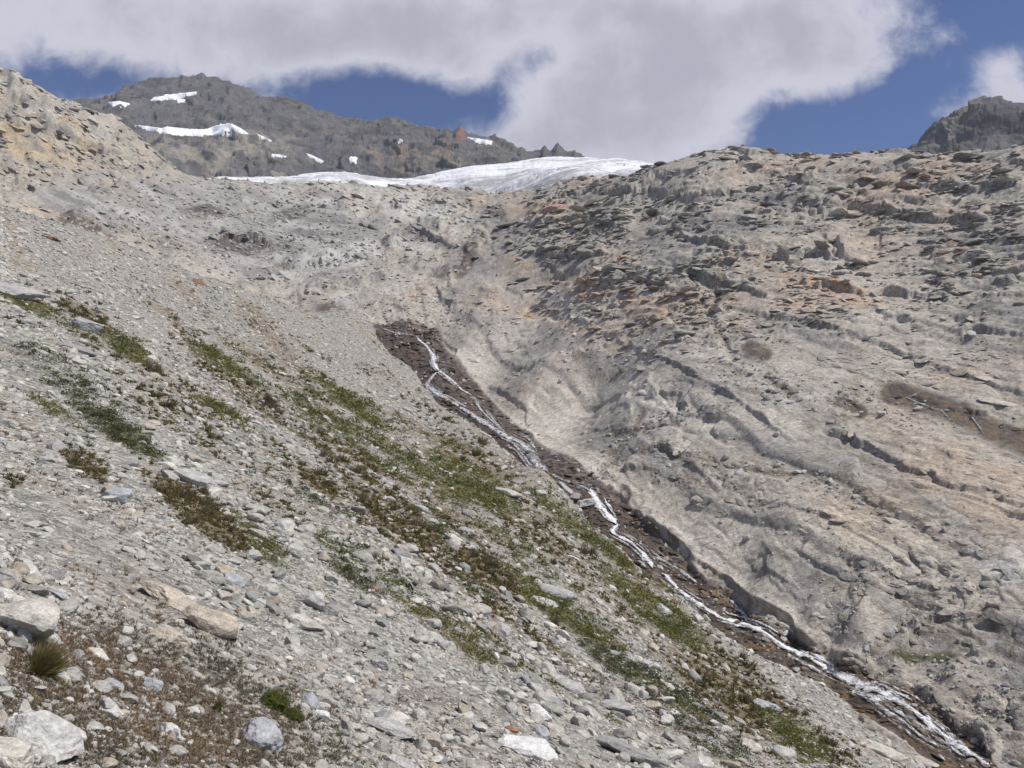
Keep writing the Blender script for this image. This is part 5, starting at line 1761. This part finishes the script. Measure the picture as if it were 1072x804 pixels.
HERO_PLANTS = [
    ('grass_tuft', 42, 702, 56, 34, 'grass', 'tall olive grass tuft growing under the large speckled boulder', 1500),
    ('cushion_plant', 286, 738, 40, 18, 'moss', 'big bright green cushion plant above the blue grey boulder', 500),
    ('cushion_plant', 306, 752, 28, 12, 'moss', 'right lower end of the green cushion, a darker mossy mound', 300),
    ('cushion_plant', 226, 743, 10, 9, 'moss', 'tiny vivid green moss ball left of the big green cushion', 120),
    ('shrub', 103, 436, 34, 12, 'dark', 'dark green shrub at the upper end of the purple flower patch', 320),
    ('shrub', 128, 452, 44, 12, 'dark', 'dark green shrub with purple flowers on the open scree', 360),
    ('shrub', 500, 512, 30, 15, 'green', 'yellow green shrub just left of the flat beige stone', 300),
    ('shrub', 516, 526, 34, 15, 'green', 'yellow green shrub directly below the flat beige stone', 320),
    ('grass_tuft', 579, 653, 12, 11, 'brown', 'round dark olive tuft standing alone in the lower grass', 160),
    ('grass_tuft', 588, 660, 9, 8, 'brown', 'smaller brown tuft right of the round dark olive tuft', 120),
    ('shrub', 362, 598, 12, 9, 'dark', 'small dark green bush alone on the pale scree', 160),
    ('grass_tuft', 338, 506, 28, 9, 'brown', 'long brown grass clump at the edge of the bare stone stripe', 260),
    ('shrub', 640, 702, 26, 12, 'dark', 'dark bush above the purple flowers at the lower right', 240),
    ('shrub', 656, 612, 28, 13, 'green', 'green bush in the grass close to the stream bank', 260),
    ('grass_tuft', 15, 377, 18, 6, 'grass', 'olive clump at the left edge beside an orange pebble', 160),
]
for k, (nm, px, py, wpx, hpx, kd, label, n) in enumerate(HERO_PLANTS):
    o, hw, hh, g_, D = plant(nm, px, py, wpx, hpx, kd, label, None, k, n)
    if 'purple' in label and nm == 'shrub':
        V, Fc, Cc = leaf_cloud(70, g_, 1.0, 0.9 * D / F / hw, 1.05, PURP)
        fl = raw_mesh('flowers', V * np.array([hw * 0.95, hw * 0.7, hh * 1.15]), Fc, M_LEAF, False, o)
        set_col(fl, Cc)

gp = np.random.default_rng(321)
cnt = 0
LAB = {'green': ('shrub', 'small yellow green shrub in the grassy streaks of the scree', 'yellow green shrubs in the grassy streaks'),
       'dark': ('shrub', 'small dark green shrub low among the scree stones', 'dark green shrubs among the scree'),
       'brown': ('grass_tuft', 'small olive brown grass tuft in the grassy streaks of the scree', 'olive grass tufts in the grassy streaks')}
while cnt < 260:
    px, py = gp.uniform(5, 900), gp.uniform(320, 800)
    m, ty_ = veg_mask(np.array([px]), np.array([py]))
    if gp.uniform() > m[0] or not visA[int(py), int(px)]:
        continue
    kd = ('green', 'dark', 'brown')[ty_[0]]
    w_ = gp.uniform(11, 27)
    nm, lb, gr_ = LAB[kd]
    plant(nm, px, py, w_, w_ * gp.uniform(0.46, 0.68), kd, lb, gr_, 100 + cnt, 110)
    cnt += 1
# scattered purple flower heads of the lower right as part of the cover
Vs, Fs, Cs = [], [], []
off = 0
xx = g.uniform(630, 900, 2600); yy = g.uniform(670, 800, 2600)
dd, _ = seg_dist(xx, yy, [(640, 690), (700, 735), (760, 770), (830, 770), (880, 790)])
protoV[(4, 0)] = leaf_cloud(7, np.random.default_rng(3), 1.0, 0.30, 0.9, PURP)
idx = GA.at(xx, yy); D_ = np.linalg.norm(GA.P[np.maximum(idx, 0)], axis=1)
sel = (idx >= 0) & (dd < 26) & (fbm(GA.P[np.maximum(idx, 0)] / 2.0, 2, 950) > 0.12) & visA[np.clip(yy.astype(int), 0, H_ - 1), np.clip(xx.astype(int), 0, W_ - 1)]
add_cover(sel, 4, 1, 2.0, 3.4)
if Vs:
    fl = raw_mesh('flower_cover', np.concatenate(Vs), np.concatenate(Fs), M_LEAF, False)
    set_col(fl, np.clip(np.concatenate(Cs), 0.01, 1))
    tag(fl, 'dull purple flower heads among the grass of the lower right', 'wildflowers', kind='stuff')

# ------------------------------------------------------------------ thin mountain air
import bmesh
bm = bmesh.new()
bmesh.ops.create_cube(bm, size=1.0)
for v in bm.verts:
    v.co = Vector((v.co.x * 3600.0, v.co.y * 2200.0 + 850.0, v.co.z * 860.0 + 370.0))
me = bpy.data.meshes.new('haze'); bm.to_mesh(me); bm.free()
hz = bpy.data.objects.new('haze', me); COL.objects.link(hz)
mh = bpy.data.materials.new('thin_air'); mh.use_nodes = True
for n in list(mh.node_tree.nodes):
    if n.type != 'OUTPUT_MATERIAL':
        mh.node_tree.nodes.remove(n)
pv = mh.node_tree.nodes.new('ShaderNodeVolumePrincipled')
pv.inputs['Color'].default_value = (0.86, 0.90, 0.97, 1.0)
pv.inputs['Density'].default_value = 0.00009
mh.node_tree.links.new(pv.outputs[0], mh.node_tree.nodes['Material Output'].inputs['Volume'])
me.materials.append(mh)
tag(hz, 'thin pale haze filling the mountain valley', 'haze', kind='stuff')
